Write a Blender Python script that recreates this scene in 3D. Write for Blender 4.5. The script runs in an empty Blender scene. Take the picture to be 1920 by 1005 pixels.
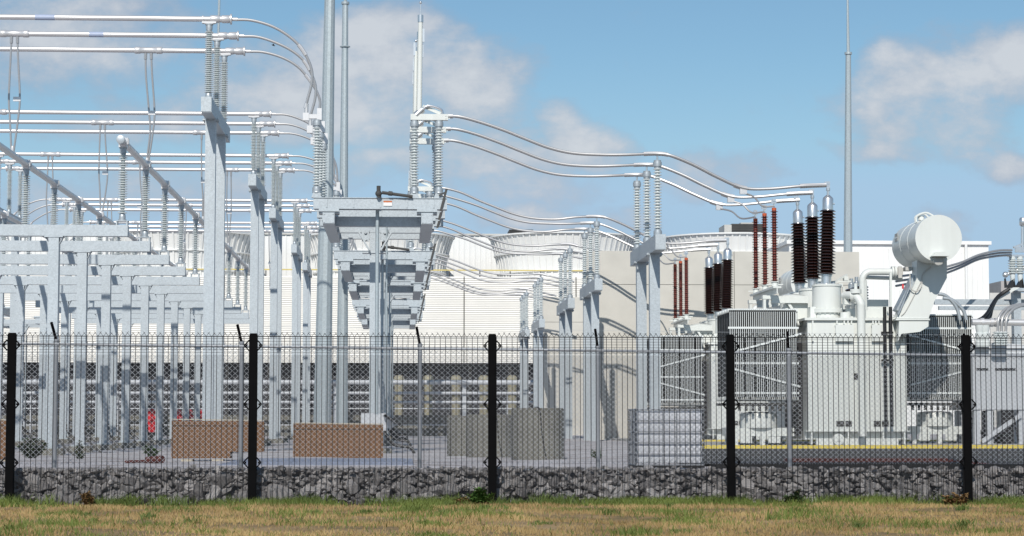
import bpy, math, random
from mathutils import Vector
random.seed(7)
sc = bpy.context.scene
COL = sc.collection
R = math.radians
PI = math.pi

# ------------------------------------------------------------------ camera
H = 0.70                       # lens height above the gravel yard by the fence
FPX = 3900.0                   # focal length in pixels of the 1920 wide photograph
PITCH = math.atan(287.5 / FPX)
YAW = math.atan(212 * math.cos(PITCH) / FPX)
cam_d = bpy.data.cameras.new("camera")
cam = bpy.data.objects.new("camera", cam_d)
COL.objects.link(cam)
cam.location = (0, 0, H)
cam.rotation_euler = (R(90) + PITCH, 0, -YAW)
cam_d.sensor_width = 36
cam_d.lens = FPX / 1920 * 36
cam_d.clip_start = 0.5
cam_d.clip_end = 6000
sc.camera = cam
_F = Vector((math.sin(YAW) * math.cos(PITCH), math.cos(YAW) * math.cos(PITCH), math.sin(PITCH)))
_R = Vector((math.cos(YAW), -math.sin(YAW), 0))
_U = _R.cross(_F)


def at(px, py, Y):
    """world x and z of a picture point on the plane at depth Y"""
    d = _F * FPX + _R * (px - 960) - _U * (py - 502.5)
    t = Y / d.y
    return d.x * t, H + d.z * t


def pt(px, py, Y):
    x, z = at(px, py, Y)
    return (x, Y, z)


def ground_z(x, y):
    def lin(v, pts):
        if v <= pts[0][0]:
            return pts[0][1]
        for (a, b), (c, d) in zip(pts, pts[1:]):
            if v <= c:
                return b + (d - b) * (v - a) / (c - a)
        return pts[-1][1]
    gl = lin(y, [(30.2, 0), (35, -.08), (45, -.15), (60, -.28), (300, -.32)])
    gr = lin(y, [(30.2, -.03), (33, -.12), (36, -.125), (41, -.09), (60, -.08), (300, -.12)])
    t = min(1, max(0, (x - 3) / 3))
    return gl + (gr - gl) * t


# ------------------------------------------------------------------ materials
def _mat(name):
    m = bpy.data.materials.new(name)
    m.use_nodes = True
    nt = m.node_tree
    b = nt.nodes["Principled BSDF"]
    return m, nt, b


def mat(name, col, rough=.5, metal=0, var=.12, scale=3.0, bump=0, bscale=40, col2=None, spec=.5, voro=False, stretch=(1, 1, 1), coat=0):
    m, nt, b = _mat(name)
    N, L = nt.nodes, nt.links
    tc = N.new("ShaderNodeTexCoord")
    mp = N.new("ShaderNodeMapping")
    mp.inputs["Scale"].default_value = stretch
    L.new(tc.outputs["Object"], mp.inputs["Vector"])
    if voro:
        n = N.new("ShaderNodeTexVoronoi")
        n.inputs["Scale"].default_value = scale
        fac = n.outputs["Color"]
        sep = N.new("ShaderNodeSeparateColor")
        L.new(mp.outputs[0], n.inputs["Vector"])
        L.new(fac, sep.inputs[0])
        fac = sep.outputs[0]
    else:
        n = N.new("ShaderNodeTexNoise")
        n.inputs["Scale"].default_value = scale
        n.inputs["Detail"].default_value = 6
        L.new(mp.outputs[0], n.inputs["Vector"])
        fac = n.outputs["Fac"]
    big = N.new("ShaderNodeTexNoise")
    big.inputs["Scale"].default_value = .6
    big.inputs["Detail"].default_value = 4
    L.new(tc.outputs["Object"], big.inputs["Vector"])
    ad = N.new("ShaderNodeMath")
    ad.operation = 'ADD'
    L.new(fac, ad.inputs[0])
    L.new(big.outputs["Fac"], ad.inputs[1])
    rp = N.new("ShaderNodeMapRange")
    rp.inputs["From Min"].default_value = .55
    rp.inputs["From Max"].default_value = 1.45
    L.new(ad.outputs[0], rp.inputs["Value"])
    mx = N.new("ShaderNodeMix")
    mx.data_type = 'RGBA'
    c2 = col2 or tuple(min(1, c * (1 + var)) for c in col)
    c1 = tuple(c * (1 - var) for c in col)
    mx.inputs[6].default_value = (*c1, 1)
    mx.inputs[7].default_value = (*c2, 1)
    L.new(rp.outputs[0], mx.inputs[0])
    L.new(mx.outputs[2], b.inputs["Base Color"])
    b.inputs["Roughness"].default_value = rough
    b.inputs["Metallic"].default_value = metal
    b.inputs["Specular IOR Level"].default_value = spec
    if coat:
        b.inputs["Coat Weight"].default_value = coat
        b.inputs["Coat Roughness"].default_value = .1
    if bump:
        bn = N.new("ShaderNodeTexNoise")
        bn.inputs["Scale"].default_value = bscale
        bn.inputs["Detail"].default_value = 8
        L.new(tc.outputs["Object"], bn.inputs["Vector"])
        bp = N.new("ShaderNodeBump")
        bp.inputs["Strength"].default_value = bump
        bp.inputs["Distance"].default_value = .02
        L.new(bn.outputs["Fac"], bp.inputs["Height"])
        L.new(bp.outputs[0], b.inputs["Normal"])
    return m


M = {}
M['galv'] = mat('galvanised_steel', (.435, .48, .51), .5, .22, .09, 26, voro=True)
M['galv_mast'] = mat('galvanised_mast_steel', (.40, .455, .48), .46, .3, .08, 26, voro=True)
M['alu'] = mat('aluminium', (.66, .655, .66), .38, .45, .05, 4)
M['alu_cable'] = mat('stranded_aluminium', (.43, .43, .435), .42, .5, .06, 12)
M['cap'] = mat('dull_cap_metal', (.42, .46, .49), .45, .4, .12, 12)
M['porcelain'] = mat('grey_porcelain', (.63, .67, .67), .25, 0, .05, 5, coat=.3)
M['brown_glaze'] = mat('brown_glazed_porcelain', (.022, .008, .006), .16, 0, .2, 5, coat=.6)
M['red_polymer'] = mat('red_brown_polymer', (.15, .028, .018), .45, 0, .15, 6)
M['orange_end'] = mat('orange_end_fitting', (.55, .10, .03), .45)
M['silver'] = mat('spun_aluminium', (.72, .73, .74), .28, .8, .06, 9)
M['paint'] = mat('pale_grey_paint', (.69, .71, .68), .34, 0, .085, 1.6, spec=.5, stretch=(3, 3, .25))
M['paint_in'] = mat('radiator_paint', (.70, .73, .72), .4, 0, .04, 3)
M['fin'] = mat('gap_shade_fin_paint', (.06, .062, .062), .8, 0, .2, 3, spec=.1)  # near-black base colour paints in the shade between the radiator fins
M['white_wall'] = mat('white_cladding', (.76, .76, .745), .5, 0, .07, .9, stretch=(1.5, 1.5, .12))
M['siding'] = mat('cream_siding', (.755, .735, .69), .55, 0, .06, .6, stretch=(1, 1, .2))
M['louvre'] = mat('dark_louvre', (.035, .036, .042), .7, 0, .4, 3)
M['concrete_tan'] = mat('tan_concrete', (.55, .53, .48), .85, 0, .10, 1.4, bump=.15, bscale=30)
M['concrete'] = mat('grey_concrete', (.17, .163, .14), .9, 0, .32, 2.2, bump=.4, bscale=25)
M['black'] = mat('black_coated_steel', (.003, .003, .0035), .7, 0, .4, 9, spec=.06)
M['black_wire'] = mat('black_coated_wire', (.006, .006, .008), .5, 0, .3, 20, spec=.3)
M['chain'] = mat('zinc_wire', (.43, .45, .48), .45, .3, .2, 30)
M['dull_zinc'] = mat('dull_zinc_tube', (.27, .285, .31), .55, .2, .15, 14)
M['rubber'] = mat('black_cable_sheath', (.012, .012, .013), .5)
M['board'] = mat('brown_fibreboard', (.19, .094, .041), .8, 0, .25, 2.5, bump=.2, bscale=60, stretch=(1, 1, 3))
M['board_edge'] = mat('pale_board_edge', (.52, .46, .36), .85)
M['tarp'] = mat('blue_grey_sheet', (.28, .31, .40), .55, 0, .15, 4, bump=.3, bscale=12)
M['tote'] = mat('milky_plastic', (.70, .72, .77), .4, 0, .07, 2)
M['red'] = mat('red_paint', (.62, .02, .03), .4)
M['rust'] = mat('rusty_steel', (.10, .022, .016), .8, 0, .4, 6)
M['yellow'] = mat('yellow_paint', (.70, .55, .09), .7, 0, .25, 3)
M['yellow_rail'] = mat('pale_yellow_paint', (.62, .50, .17), .6)
M['cream'] = mat('cream_paint', (.33, .30, .21), .5, 0, .25, 5)
M['asphalt'] = mat('asphalt', (.058, .055, .052), .9, 0, .3, 9, bump=.5, bscale=60)
M['pad'] = mat('slab_concrete', (.42, .41, .39), .9, 0, .15, 2, bump=.2, bscale=30)
M['hvac'] = mat('weathered_steel_box', (.055, .054, .052), .7, 0, .3, 2)
M['hvac_side'] = mat('pale_box_end', (.52, .51, .48), .7)
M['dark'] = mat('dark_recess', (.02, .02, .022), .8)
M['sticker_w'] = mat('white_sticker', (.8, .78, .76), .5)
M['sticker_o'] = mat('orange_sticker', (.50, .13, .04), .5)
M['blue_tape'] = mat('blue_tape', (.36, .42, .56), .5)
M['cab'] = mat('pale_cabinet_paint', (.55, .57, .60), .45, 0, .05, 2)
M['bird'] = mat('dark_feathers', (.02, .02, .022), .8)
M['far_wall'] = mat('far_grey_wall', (.36, .34, .33), .8)
M['leaf'] = mat('weed_leaf', (.075, .15, .03), .55, 0, .4, 20)
M['leaf_dark'] = mat('shrub_leaf', (.05, .085, .03), .6, 0, .4, 20)
M['stem'] = mat('dry_stem', (.22, .13, .05), .8)


def grass_mat(name, c1, c2):
    m = mat(name, c1, .65, 0, .3, 1.7, col2=c2)
    b = m.node_tree.nodes["Principled BSDF"]
    b.inputs["Specular IOR Level"].default_value = .25
    return m


M['dry'] = grass_mat('dry_grass_blades', (.24, .155, .064), (.47, .335, .15))
M['tuft'] = grass_mat('tuft_blades', (.05, .085, .016), (.14, .185, .045))
M['green'] = grass_mat('green_grass_blades', (.065, .105, .016), (.18, .22, .05))


def ground_mats():
    # gravel
    m, nt, b = _mat('yard_gravel')
    N, L = nt.nodes, nt.links
    tc = N.new("ShaderNodeTexCoord")
    v = N.new("ShaderNodeTexVoronoi")
    v.inputs["Scale"].default_value = 26
    L.new(tc.outputs["Object"], v.inputs["Vector"])
    n = N.new("ShaderNodeTexNoise")
    n.inputs["Scale"].default_value = .7
    n.inputs["Detail"].default_value = 8
    L.new(tc.outputs["Object"], n.inputs["Vector"])
    sep = N.new("ShaderNodeSeparateColor")
    L.new(v.outputs["Color"], sep.inputs[0])
    r = N.new("ShaderNodeValToRGB")
    r.color_ramp.elements[0].color = (.40, .38, .385, 1)
    r.color_ramp.elements[1].color = (.74, .70, .71, 1)
    L.new(sep.outputs[0], r.inputs[0])
    r2 = N.new("ShaderNodeValToRGB")
    r2.color_ramp.elements[0].color = (.62, .58, .55, 1)
    r2.color_ramp.elements[0].position = .38
    r2.color_ramp.elements[1].color = (1, 1, 1, 1)
    r2.color_ramp.elements[1].position = .52
    L.new(n.outputs["Fac"], r2.inputs[0])
    mx = N.new("ShaderNodeMix")
    mx.data_type = 'RGBA'
    mx.blend_type = 'MULTIPLY'
    mx.inputs[0].default_value = 1
    L.new(r.outputs[0], mx.inputs[6])
    L.new(r2.outputs[0], mx.inputs[7])
    L.new(mx.outputs[2], b.inputs["Base Color"])
    b.inputs["Roughness"].default_value = .95
    bp = N.new("ShaderNodeBump")
    bp.inputs["Strength"].default_value = .4
    bp.inputs["Distance"].default_value = .02
    L.new(v.outputs["Distance"], bp.inputs["Height"])
    bp.invert = True
    L.new(bp.outputs[0], b.inputs["Normal"])
    M['gravel'] = m
    # grass soil
    m, nt, b = _mat('dry_verge_soil')
    N, L = nt.nodes, nt.links
    tc = N.new("ShaderNodeTexCoord")
    n = N.new("ShaderNodeTexNoise")
    n.inputs["Scale"].default_value = 1.1
    n.inputs["Detail"].default_value = 10
    n.inputs["Roughness"].default_value = .7
    L.new(tc.outputs["Object"], n.inputs["Vector"])
    r = N.new("ShaderNodeValToRGB")
    e = r.color_ramp.elements
    e[0].color = (.13, .11, .04, 1)
    e[0].position = .33
    e[1].color = (.27, .18, .085, 1)
    e[1].position = .50
    k = e.new(.66)
    k.color = (.42, .29, .15, 1)
    L.new(n.outputs["Fac"], r.inputs[0])
    L.new(r.outputs[0], b.inputs["Base Color"])
    b.inputs["Roughness"].default_value = .95
    bn = N.new("ShaderNodeTexNoise")
    bn.inputs["Scale"].default_value = 45
    bn.inputs["Detail"].default_value = 6
    L.new(tc.outputs["Object"], bn.inputs["Vector"])
    bp = N.new("ShaderNodeBump")
    bp.inputs["Strength"].default_value = .8
    bp.inputs["Distance"].default_value = .03
    L.new(bn.outputs["Fac"], bp.inputs["Height"])
    L.new(bp.outputs[0], b.inputs["Normal"])
    M['soil'] = m
    # rock
    m, nt, b = _mat('broken_grey_rock')
    N, L = nt.nodes, nt.links
    tc = N.new("ShaderNodeTexCoord")
    at_ = N.new("ShaderNodeAttribute")
    at_.attribute_name = "tone"
    n = N.new("ShaderNodeTexNoise")
    n.inputs["Scale"].default_value = 14
    n.inputs["Detail"].default_value = 8
    L.new(tc.outputs["Object"], n.inputs["Vector"])
    ad = N.new("ShaderNodeMath")
    ad.operation = 'MULTIPLY_ADD'
    ad.inputs[1].default_value = .5
    L.new(n.outputs["Fac"], ad.inputs[0])
    L.new(at_.outputs["Fac"], ad.inputs[2])
    r = N.new("ShaderNodeValToRGB")
    e = r.color_ramp.elements
    e[0].color = (.19, .18, .182, 1)
    e[0].position = .2
    e[1].color = (.62, .59, .585, 1)
    e[1].position = 1.0
    L.new(ad.outputs[0], r.inputs[0])
    L.new(r.outputs[0], b.inputs["Base Color"])
    b.inputs["Roughness"].default_value = .85
    bp = N.new("ShaderNodeBump")
    bp.inputs["Strength"].default_value = .6
    bp.inputs["Distance"].default_value = .02
    L.new(n.outputs["Fac"], bp.inputs["Height"])
    L.new(bp.outputs[0], b.inputs["Normal"])
    M['rock'] = m


ground_mats()

# ------------------------------------------------------------------ mesh builder
ORG = {}


class MB:
    def __init__(s):
        s.v, s.f = [], []

    def add(s, vs, fs):
        o = len(s.v)
        s.v += [tuple(p) for p in vs]
        s.f += [tuple(i + o for i in q) for q in fs]
        return s

    def box(s, x0, x1, y0, y1, z0, z1):
        vs = [(x0, y0, z0), (x1, y0, z0), (x1, y1, z0), (x0, y1, z0), (x0, y0, z1), (x1, y0, z1), (x1, y1, z1), (x0, y1, z1)]
        return s.add(vs, [(0, 3, 2, 1), (4, 5, 6, 7), (0, 1, 5, 4), (1, 2, 6, 5), (2, 3, 7, 6), (3, 0, 4, 7)])

    def bar(s, p, q, w, h=None, up=(0, 0, 1)):
        """rectangular bar from p to q"""
        h = h or w
        p, q = Vector(p), Vector(q)
        d = (q - p).normalized()
        up = Vector(up)
        if abs(d.dot(up)) > .99:
            up = Vector((0, 1, 0))
        a = d.cross(up).normalized() * (w / 2)
        c = a.cross(d).normalized() * (h / 2)
        vs = [p - a - c, p + a - c, p + a + c, p - a + c, q - a - c, q + a - c, q + a + c, q - a + c]
        return s.add(vs, [(0, 1, 2, 3), (7, 6, 5, 4), (0, 4, 5, 1), (1, 5, 6, 2), (2, 6, 7, 3), (3, 7, 4, 0)])

    def prism(s, poly, y0, y1):
        """polygon in x,z extruded along y"""
        n = len(poly)
        vs = [(x, y0, z) for x, z in poly] + [(x, y1, z) for x, z in poly]
        fs = [tuple(range(n)), tuple(range(2 * n - 1, n - 1, -1))]
        fs += [(i, i + n, (i + 1) % n + n, (i + 1) % n) for i in range(n)]
        return s.add(vs, fs)

    def cyl(s, p, q, r0, r1=None, n=14, caps=True, rot=0):
        r1 = r0 if r1 is None else r1
        p, q = Vector(p), Vector(q)
        d = (q - p).normalized()
        up = Vector((0, 0, 1)) if abs(d.z) < .95 else Vector((0, 1, 0))
        a = d.cross(up).normalized()
        c = a.cross(d)
        vs = []
        for pp, r in ((p, r0), (q, r1)):
            for i in range(n):
                t = 2 * PI * i / n + rot
                vs.append(pp + (a * math.cos(t) + c * math.sin(t)) * r)
        fs = [(i, (i + 1) % n, n + (i + 1) % n, n + i) for i in range(n)]
        if caps:
            fs += [tuple(range(n - 1, -1, -1)), tuple(range(n, 2 * n))]
        return s.add(vs, fs)

    def lathe(s, prof, c=(0, 0, 0), n=16, axis=None):
        """profile of (r, h) turned about an axis direction (default z)"""
        ax = Vector(axis or (0, 0, 1)).normalized()
        up = Vector((0, 1, 0)) if abs(ax.z) > .9 else Vector((0, 0, 1))
        a = ax.cross(up).normalized()
        b = ax.cross(a)
        c = Vector(c)
        vs = []
        for r, h in prof:
            for i in range(n):
                t = 2 * PI * i / n
                vs.append(c + ax * h + (a * math.cos(t) + b * math.sin(t)) * r)
        fs = []
        for k in range(len(prof) - 1):
            for i in range(n):
                j = (i + 1) % n
                fs.append((k * n + i, k * n + j, (k + 1) * n + j, (k + 1) * n + i))
        fs.append(tuple(range(n - 1, -1, -1)))
        m = (len(prof) - 1) * n
        fs.append(tuple(range(m, m + n)))
        return s.add(vs, fs)

    def tube(s, pts, r, n=8, caps=True):
        pts = [Vector(p) for p in pts]
        vs, fs = [], []
        a = None
        for i, p in enumerate(pts):
            d = (pts[min(i + 1, len(pts) - 1)] - pts[max(i - 1, 0)]).normalized()
            if a is None:
                up = Vector((0, 0, 1)) if abs(d.z) < .9 else Vector((0, 1, 0))
                a = d.cross(up).normalized()
            else:
                a = (a - d * a.dot(d)).normalized()
            c = d.cross(a)
            for k in range(n):
                t = 2 * PI * k / n
                vs.append(p + (a * math.cos(t) + c * math.sin(t)) * r)
        for i in range(len(pts) - 1):
            for k in range(n):
                j = (k + 1) % n
                fs.append((i * n + k, (i + 1) * n + k, (i + 1) * n + j, i * n + j))
        if caps:
            fs.append(tuple(range(n)))
            m = (len(pts) - 1) * n
            fs.append(tuple(range(m + n - 1, m - 1, -1)))
        return s.add(vs, fs)

    def ball(s, c, r, n=10):
        prof = [(max(1e-4, r * math.sin(PI * i / n)), -r * math.cos(PI * i / n)) for i in range(n + 1)]
        return s.lathe(prof, c, max(8, n))

    def mesh(s, name, m, L=(0, 0, 0), fix=True, ang=40):
        me = bpy.data.meshes.new(name)
        lx, ly, lz = L
        me.from_pydata([(x - lx, y - ly, z - lz) for x, y, z in s.v], [], s.f)
        if fix:
            import bmesh
            bm = bmesh.new()
            bm.from_mesh(me)
            bmesh.ops.recalc_face_normals(bm, faces=bm.faces)
            bm.to_mesh(me)
            bm.free()
            me.shade_smooth()
            me.set_sharp_from_angle(angle=R(ang))
        me.materials.append(m)
        return me

    def build(s, name, m, parent=None, loc=None, fix=True, ang=40):
        if parent is not None:
            L = ORG[parent.name]
            o = bpy.data.objects.new(name, s.mesh(name, m, L, fix, ang))
            COL.objects.link(o)
            o.parent = parent
        else:
            L = loc or (0, 0, 0)
            o = bpy.data.objects.new(name, s.mesh(name, m, L, fix, ang))
            COL.objects.link(o)
            o.location = L
        ORG[o.name] = L
        return o


def tag(o, label=None, cat=None, group=None, kind=None):
    if label:
        o['label'] = label
    if cat:
        o['category'] = cat
    if group:
        o['group'] = group
    if kind:
        o['kind'] = kind
    return o


def thing(name, loc, label, cat, group=None):
    o = bpy.data.objects.new(name, None)
    o.empty_display_size = .3
    COL.objects.link(o)
    o.location = loc
    ORG[o.name] = tuple(loc)
    return tag(o, label, cat, group)


def place(name, mesh, parent, x, y, z):
    """a part that shares a mesh whose own origin is its base"""
    o = bpy.data.objects.new(name, mesh)
    COL.objects.link(o)
    o.parent = parent
    L = ORG[parent.name]
    o.location = (x - L[0], y - L[1], z - L[2])
    ORG[o.name] = (x, y, z)
    return o


def copy_tree(o, parent=None):
    c = o.copy()
    COL.objects.link(c)
    if parent is not None:
        c.parent = parent
    for ch in list(o.children):
        copy_tree(ch, c)
    return c


def dup(root, dx, dy, dz=0, label=None, rotz=None):
    c = copy_tree(root)
    c.location = (root.location.x + dx, root.location.y + dy, root.location.z + dz)
    if rotz is not None:
        c.rotation_euler = (0, 0, rotz)
    if label:
        c['label'] = label
    return c


def spline(pts, k=8):
    P = [Vector(p) for p in pts]
    P = [P[0] * 2 - P[1]] + P + [P[-1] * 2 - P[-2]]
    out = []
    for i in range(1, len(P) - 2):
        for j in range(k):
            t = j / k
            a, b, c, d = P[i - 1], P[i], P[i + 1], P[i + 2]
            out.append(.5 * ((2 * b) + (c - a) * t + (2 * a - 5 * b + 4 * c - d) * t * t + (3 * b - a - 3 * c + d) * t ** 3))
    out.append(P[-2])
    return out


ORD = ['nearest', 'second', 'third', 'fourth', 'fifth', 'sixth', 'seventh', 'eighth', 'ninth', 'tenth', 'eleventh', 'twelfth']
SKYTINT = (0.90, 1.07, 1.09, 1)
# ------------------------------------------------------------------ light and sky
SUN = Vector((-.18, -1.0, .74)).normalized()          # towards the sun
EL = math.asin(SUN.z)
AZ = math.atan2(SUN.x, SUN.y)
sl = bpy.data.lights.new("sun", 'SUN')
sl.energy = 3.9
sl.angle = R(.5)
sl.color = (1, .955, .885)
so = bpy.data.objects.new("sun", sl)
COL.objects.link(so)
so.location = (-20, -60, 60)
so.rotation_euler = (-SUN).to_track_quat('-Z', 'Y').to_euler()

w = bpy.data.worlds.new("World")
sc.world = w
w.use_nodes = True
nt = w.node_tree
N, L = nt.nodes, nt.links
bg = N["Background"]
sky = N.new("ShaderNodeTexSky")
sky.sky_type = 'NISHITA'
sky.sun_disc = False
sky.sun_elevation = EL
sky.sun_rotation = AZ
sky.air_density = 1.0
sky.dust_density = .35
sky.ozone_density = 2.2


def mth(op, a, b=None, c=None, clamp=False):
    n = N.new("ShaderNodeMath")
    n.operation = op
    n.use_clamp = clamp
    for i, v in enumerate((a, b, c)):
        if v is None:
            continue
        if isinstance(v, (int, float)):
            n.inputs[i].default_value = v
        else:
            L.new(v, n.inputs[i])
    return n.outputs[0]


tc = N.new("ShaderNodeTexCoord")
sep = N.new("ShaderNodeSeparateXYZ")
L.new(tc.outputs["Generated"], sep.inputs[0])
yy = mth('MAXIMUM', mth('ABSOLUTE', sep.outputs[1]), .12)
u = mth('DIVIDE', sep.outputs[0], yy)
v = mth('DIVIDE', sep.outputs[2], yy)
cmb = N.new("ShaderNodeCombineXYZ")
L.new(u, cmb.inputs[0])
L.new(mth('MULTIPLY', v, 1.5), cmb.inputs[1])


def noise(scale, detail=7, rough=.55, off=0):
    n = N.new("ShaderNodeTexNoise")
    n.inputs["Scale"].default_value = scale
    n.inputs["Detail"].default_value = detail
    n.inputs["Roughness"].default_value = rough
    if off:
        m = N.new("ShaderNodeVectorMath")
        m.operation = 'ADD'
        m.inputs[1].default_value = (off, off * .7, off)
        L.new(cmb.outputs[0], m.inputs[0])
        L.new(m.outputs[0], n.inputs["Vector"])
    else:
        L.new(cmb.outputs[0], n.inputs["Vector"])
    return n.outputs["Fac"]


CLOUDS = [(90, 60, 300, 120, .75), (330, 215, 300, 60, .45), (650, 150, 240, 110, 1), (720, 75, 140, 60, 1), (880, 150, 130, 75, .9),
          (520, 190, 160, 80, .9), (1085, 245, 105, 62, 1), (950, 270, 150, 60, .8), (760, 300, 240, 50, .5), (1790, 150, 200, 75, .95), (1910, 100, 130, 75, .9),
          (1680, 190, 80, 40, .6), (1880, 285, 90, 34, .7), (1660, 270, 130, 45, .5), (1000, 400, 170, 32, .6), (1170, 395, 90, 36, .6),
          (1790, 420, 60, 34, .5), (1350, 320, 160, 50, .25), (560, 330, 300, 60, .35), (1000, 340, 260, 60, .3), (1780, 230, 220, 90, .35), (250, 340, 300, 80, .3)]
n1 = noise(24, 10, .62)
n2 = noise(60, 8, .65, 3.1)
U0, V0 = u, v
wn = N.new("ShaderNodeTexNoise")
wn.inputs["Scale"].default_value = 14
wn.inputs["Detail"].default_value = 6
L.new(cmb.outputs[0], wn.inputs["Vector"])
ws = N.new("ShaderNodeSeparateColor")
L.new(wn.outputs["Color"], ws.inputs[0])
u = mth('ADD', u, mth('MULTIPLY', mth('SUBTRACT', ws.outputs[0], .5), .085))
v = mth('ADD', v, mth('MULTIPLY', mth('SUBTRACT', ws.outputs[1], .5), .045))
tot = None
for px, py, a, b, wt in CLOUDS:
    uu, vv = (px - 748) / FPX, (790 - py) / FPX
    du = mth('MULTIPLY', mth('SUBTRACT', u, uu), FPX / a)
    dv = mth('MULTIPLY', mth('SUBTRACT', v, vv), FPX / b)
    q = mth('SUBTRACT', wt, mth('ADD', mth('MULTIPLY', du, du), mth('MULTIPLY', dv, dv)))
    q = mth('MAXIMUM', q, -1.0)
    tot = q if tot is None else mth('MAXIMUM', tot, q)
tot = mth('ADD', tot, mth('MULTIPLY', mth('SUBTRACT', n1, .5), 3.2))
tot = mth('ADD', tot, mth('MULTIPLY', mth('SUBTRACT', n2, .5), .8))
mr = N.new("ShaderNodeMapRange")
mr.interpolation_type = 'SMOOTHSTEP'
mr.inputs["From Min"].default_value = -.75
mr.inputs["From Max"].default_value = 1.0
mr.inputs["To Max"].default_value = .88
L.new(tot, mr.inputs["Value"])
front = mth('GREATER_THAN', sep.outputs[1], 0)
wide = mth('MULTIPLY', noise(3.2, 6, .55, 7.7), 1.0)
mr2 = N.new("ShaderNodeMapRange")
mr2.interpolation_type = 'SMOOTHSTEP'
mr2.inputs["From Min"].default_value = .52
mr2.inputs["From Max"].default_value = .70
mr2.inputs["To Max"].default_value = .6
L.new(wide, mr2.inputs["Value"])
al = N.new("ShaderNodeMix")
al.data_type = 'FLOAT'
L.new(front, al.inputs[0])
L.new(mr2.outputs[0], al.inputs[2])
L.new(mr.outputs[0], al.inputs[3])
cc = N.new("ShaderNodeMix")
cc.data_type = 'RGBA'
CK = 11.0
cc.inputs[6].default_value = (.40 * CK, .45 * CK, .545 * CK, 1)
cc.inputs[7].default_value = (.69 * CK, .715 * CK, .755 * CK, 1)
cm = N.new("ShaderNodeMapRange")
cm.inputs["From Min"].default_value = -.2
cm.inputs["From Max"].default_value = 1.15
L.new(mth('ADD', tot, mth('MULTIPLY', mth('SUBTRACT', noise(22, 5, .5, 5.3), .5), 1.2)), cm.inputs["Value"])
L.new(cm.outputs[0], cc.inputs[0])
tint = N.new("ShaderNodeMix")
tint.data_type = 'RGBA'
tint.blend_type = 'MULTIPLY'
tint.inputs[0].default_value = 1
tint.inputs[7].default_value = SKYTINT
L.new(sky.outputs[0], tint.inputs[6])
fin = N.new("ShaderNodeMix")
fin.data_type = 'RGBA'
L.new(al.outputs[0], fin.inputs[0])
capn = N.new("ShaderNodeMix")
capn.data_type = 'RGBA'
capn.blend_type = 'DARKEN'
capn.inputs[0].default_value = 1
capn.inputs[7].default_value = (4.5, 6.95, 9.3, 1)
L.new(tint.outputs[2], capn.inputs[6])
low = N.new("ShaderNodeMapRange")
low.interpolation_type = 'SMOOTHSTEP'
low.inputs["From Min"].default_value = .19
low.inputs["From Max"].default_value = .02
low.inputs["To Max"].default_value = .75
L.new(V0, low.inputs["Value"])
hz = N.new("ShaderNodeMix")
hz.data_type = 'RGBA'
hz.inputs[7].default_value = (4.8, 6.5, 8.4, 1)
L.new(low.outputs[0], hz.inputs[0])
L.new(capn.outputs[2], hz.inputs[6])
L.new(hz.outputs[2], fin.inputs[6])
L.new(cc.outputs[2], fin.inputs[7])
L.new(fin.outputs[2], bg.inputs["Color"])
bg.inputs["Strength"].default_value = .085

sc.render.engine = 'CYCLES'
sc.view_settings.view_transform = 'Standard'
sc.view_settings.look = 'None'
sc.view_settings.exposure = 0
sc.view_settings.gamma = 1
try:
    sc.cycles.use_denoising = True
    sc.cycles.max_bounces = 6
    sc.cycles.diffuse_bounces = 3
    sc.cycles.glossy_bounces = 3
    sc.cycles.caustics_reflective = False
    sc.cycles.caustics_refractive = False
except Exception:
    pass

# ------------------------------------------------------------------ ground
def sheet(name, xs, ys, zf, m):
    b = MB()
    n = len(ys)
    vs = [(x, y, zf(x, y)) for x in xs for y in ys]
    fs = [(i * n + j, (i + 1) * n + j, (i + 1) * n + j + 1, i * n + j + 1) for i in range(len(xs) - 1) for j in range(n - 1)]
    b.add(vs, fs)
    o = b.build(name, m, ang=80)
    return tag(o, kind='structure')


def frange(a, b, n):
    return [a + (b - a) * i / n for i in range(n + 1)]


xs = [-900, -300, -100] + frange(-40, 40, 80) + [100, 300, 900]
ys = [30.46] + frange(31, 62, 62) + frange(64, 160, 24) + [220, 400, 900, 3000]
_rn = random.Random(3)
sheet('gravel_yard', xs, ys, lambda x, y: ground_z(x, y) + (_rn.uniform(-.012, .012) if 31 < y < 62 else 0), M['gravel'])


def verge_z(x, y):
    return -.5 + (.035 * math.sin(x * 1.7 + y) * math.sin(y * 1.3) if y < 29.5 else .0)


sheet('grass_verge', [-900, -100] + frange(-15, 20, 70) + [100, 900], [-200, 0, 15] + frange(19, 30.5, 40), verge_z, M['soil'])
# slope under the rubble between verge and yard
b = MB()
b.add([(-60, 30.42, -.55), (60, 30.42, -.55), (60, 30.46, -.01), (-60, 30.46, -.01)], [(0, 1, 2, 3)])
tag(b.build('earth_bank', M['rock'], fix=False), kind='structure')

# road and pads on the right
x0 = at(1322, 850, 45)[0]
b = MB()
b.add([(5.2, 37.5, -.066), (60, 37.5, -.066), (60, 58.6, -.066), (8.4, 58.6, -.066), (5.6, 50, -.066)], [(0, 1, 2, 3, 4)])
tag(b.build('asphalt_road', M['asphalt'], fix=False), kind='structure')
b = MB()
b.box(8.9, 40, 59.0, 71.5, -.3, .0)
tag(b.build('transformer_slab', M['pad']), kind='structure')
b = MB()
b.box(8.9, 40, 79.0, 88.0, -.3, .0)
tag(b.build('rear_transformer_slab', M['pad']), kind='structure')
b = MB()
b.box(8.6, 40, 58.75, 58.93, -.3, .025)
b.box(8.6, 8.78, 58.95, 71.6, -.3, .025)
b.box(8.8, 40, 71.52, 71.7, -.3, .06)
tag(b.build('yellow_kerb', M['yellow']), kind='structure')

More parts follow.
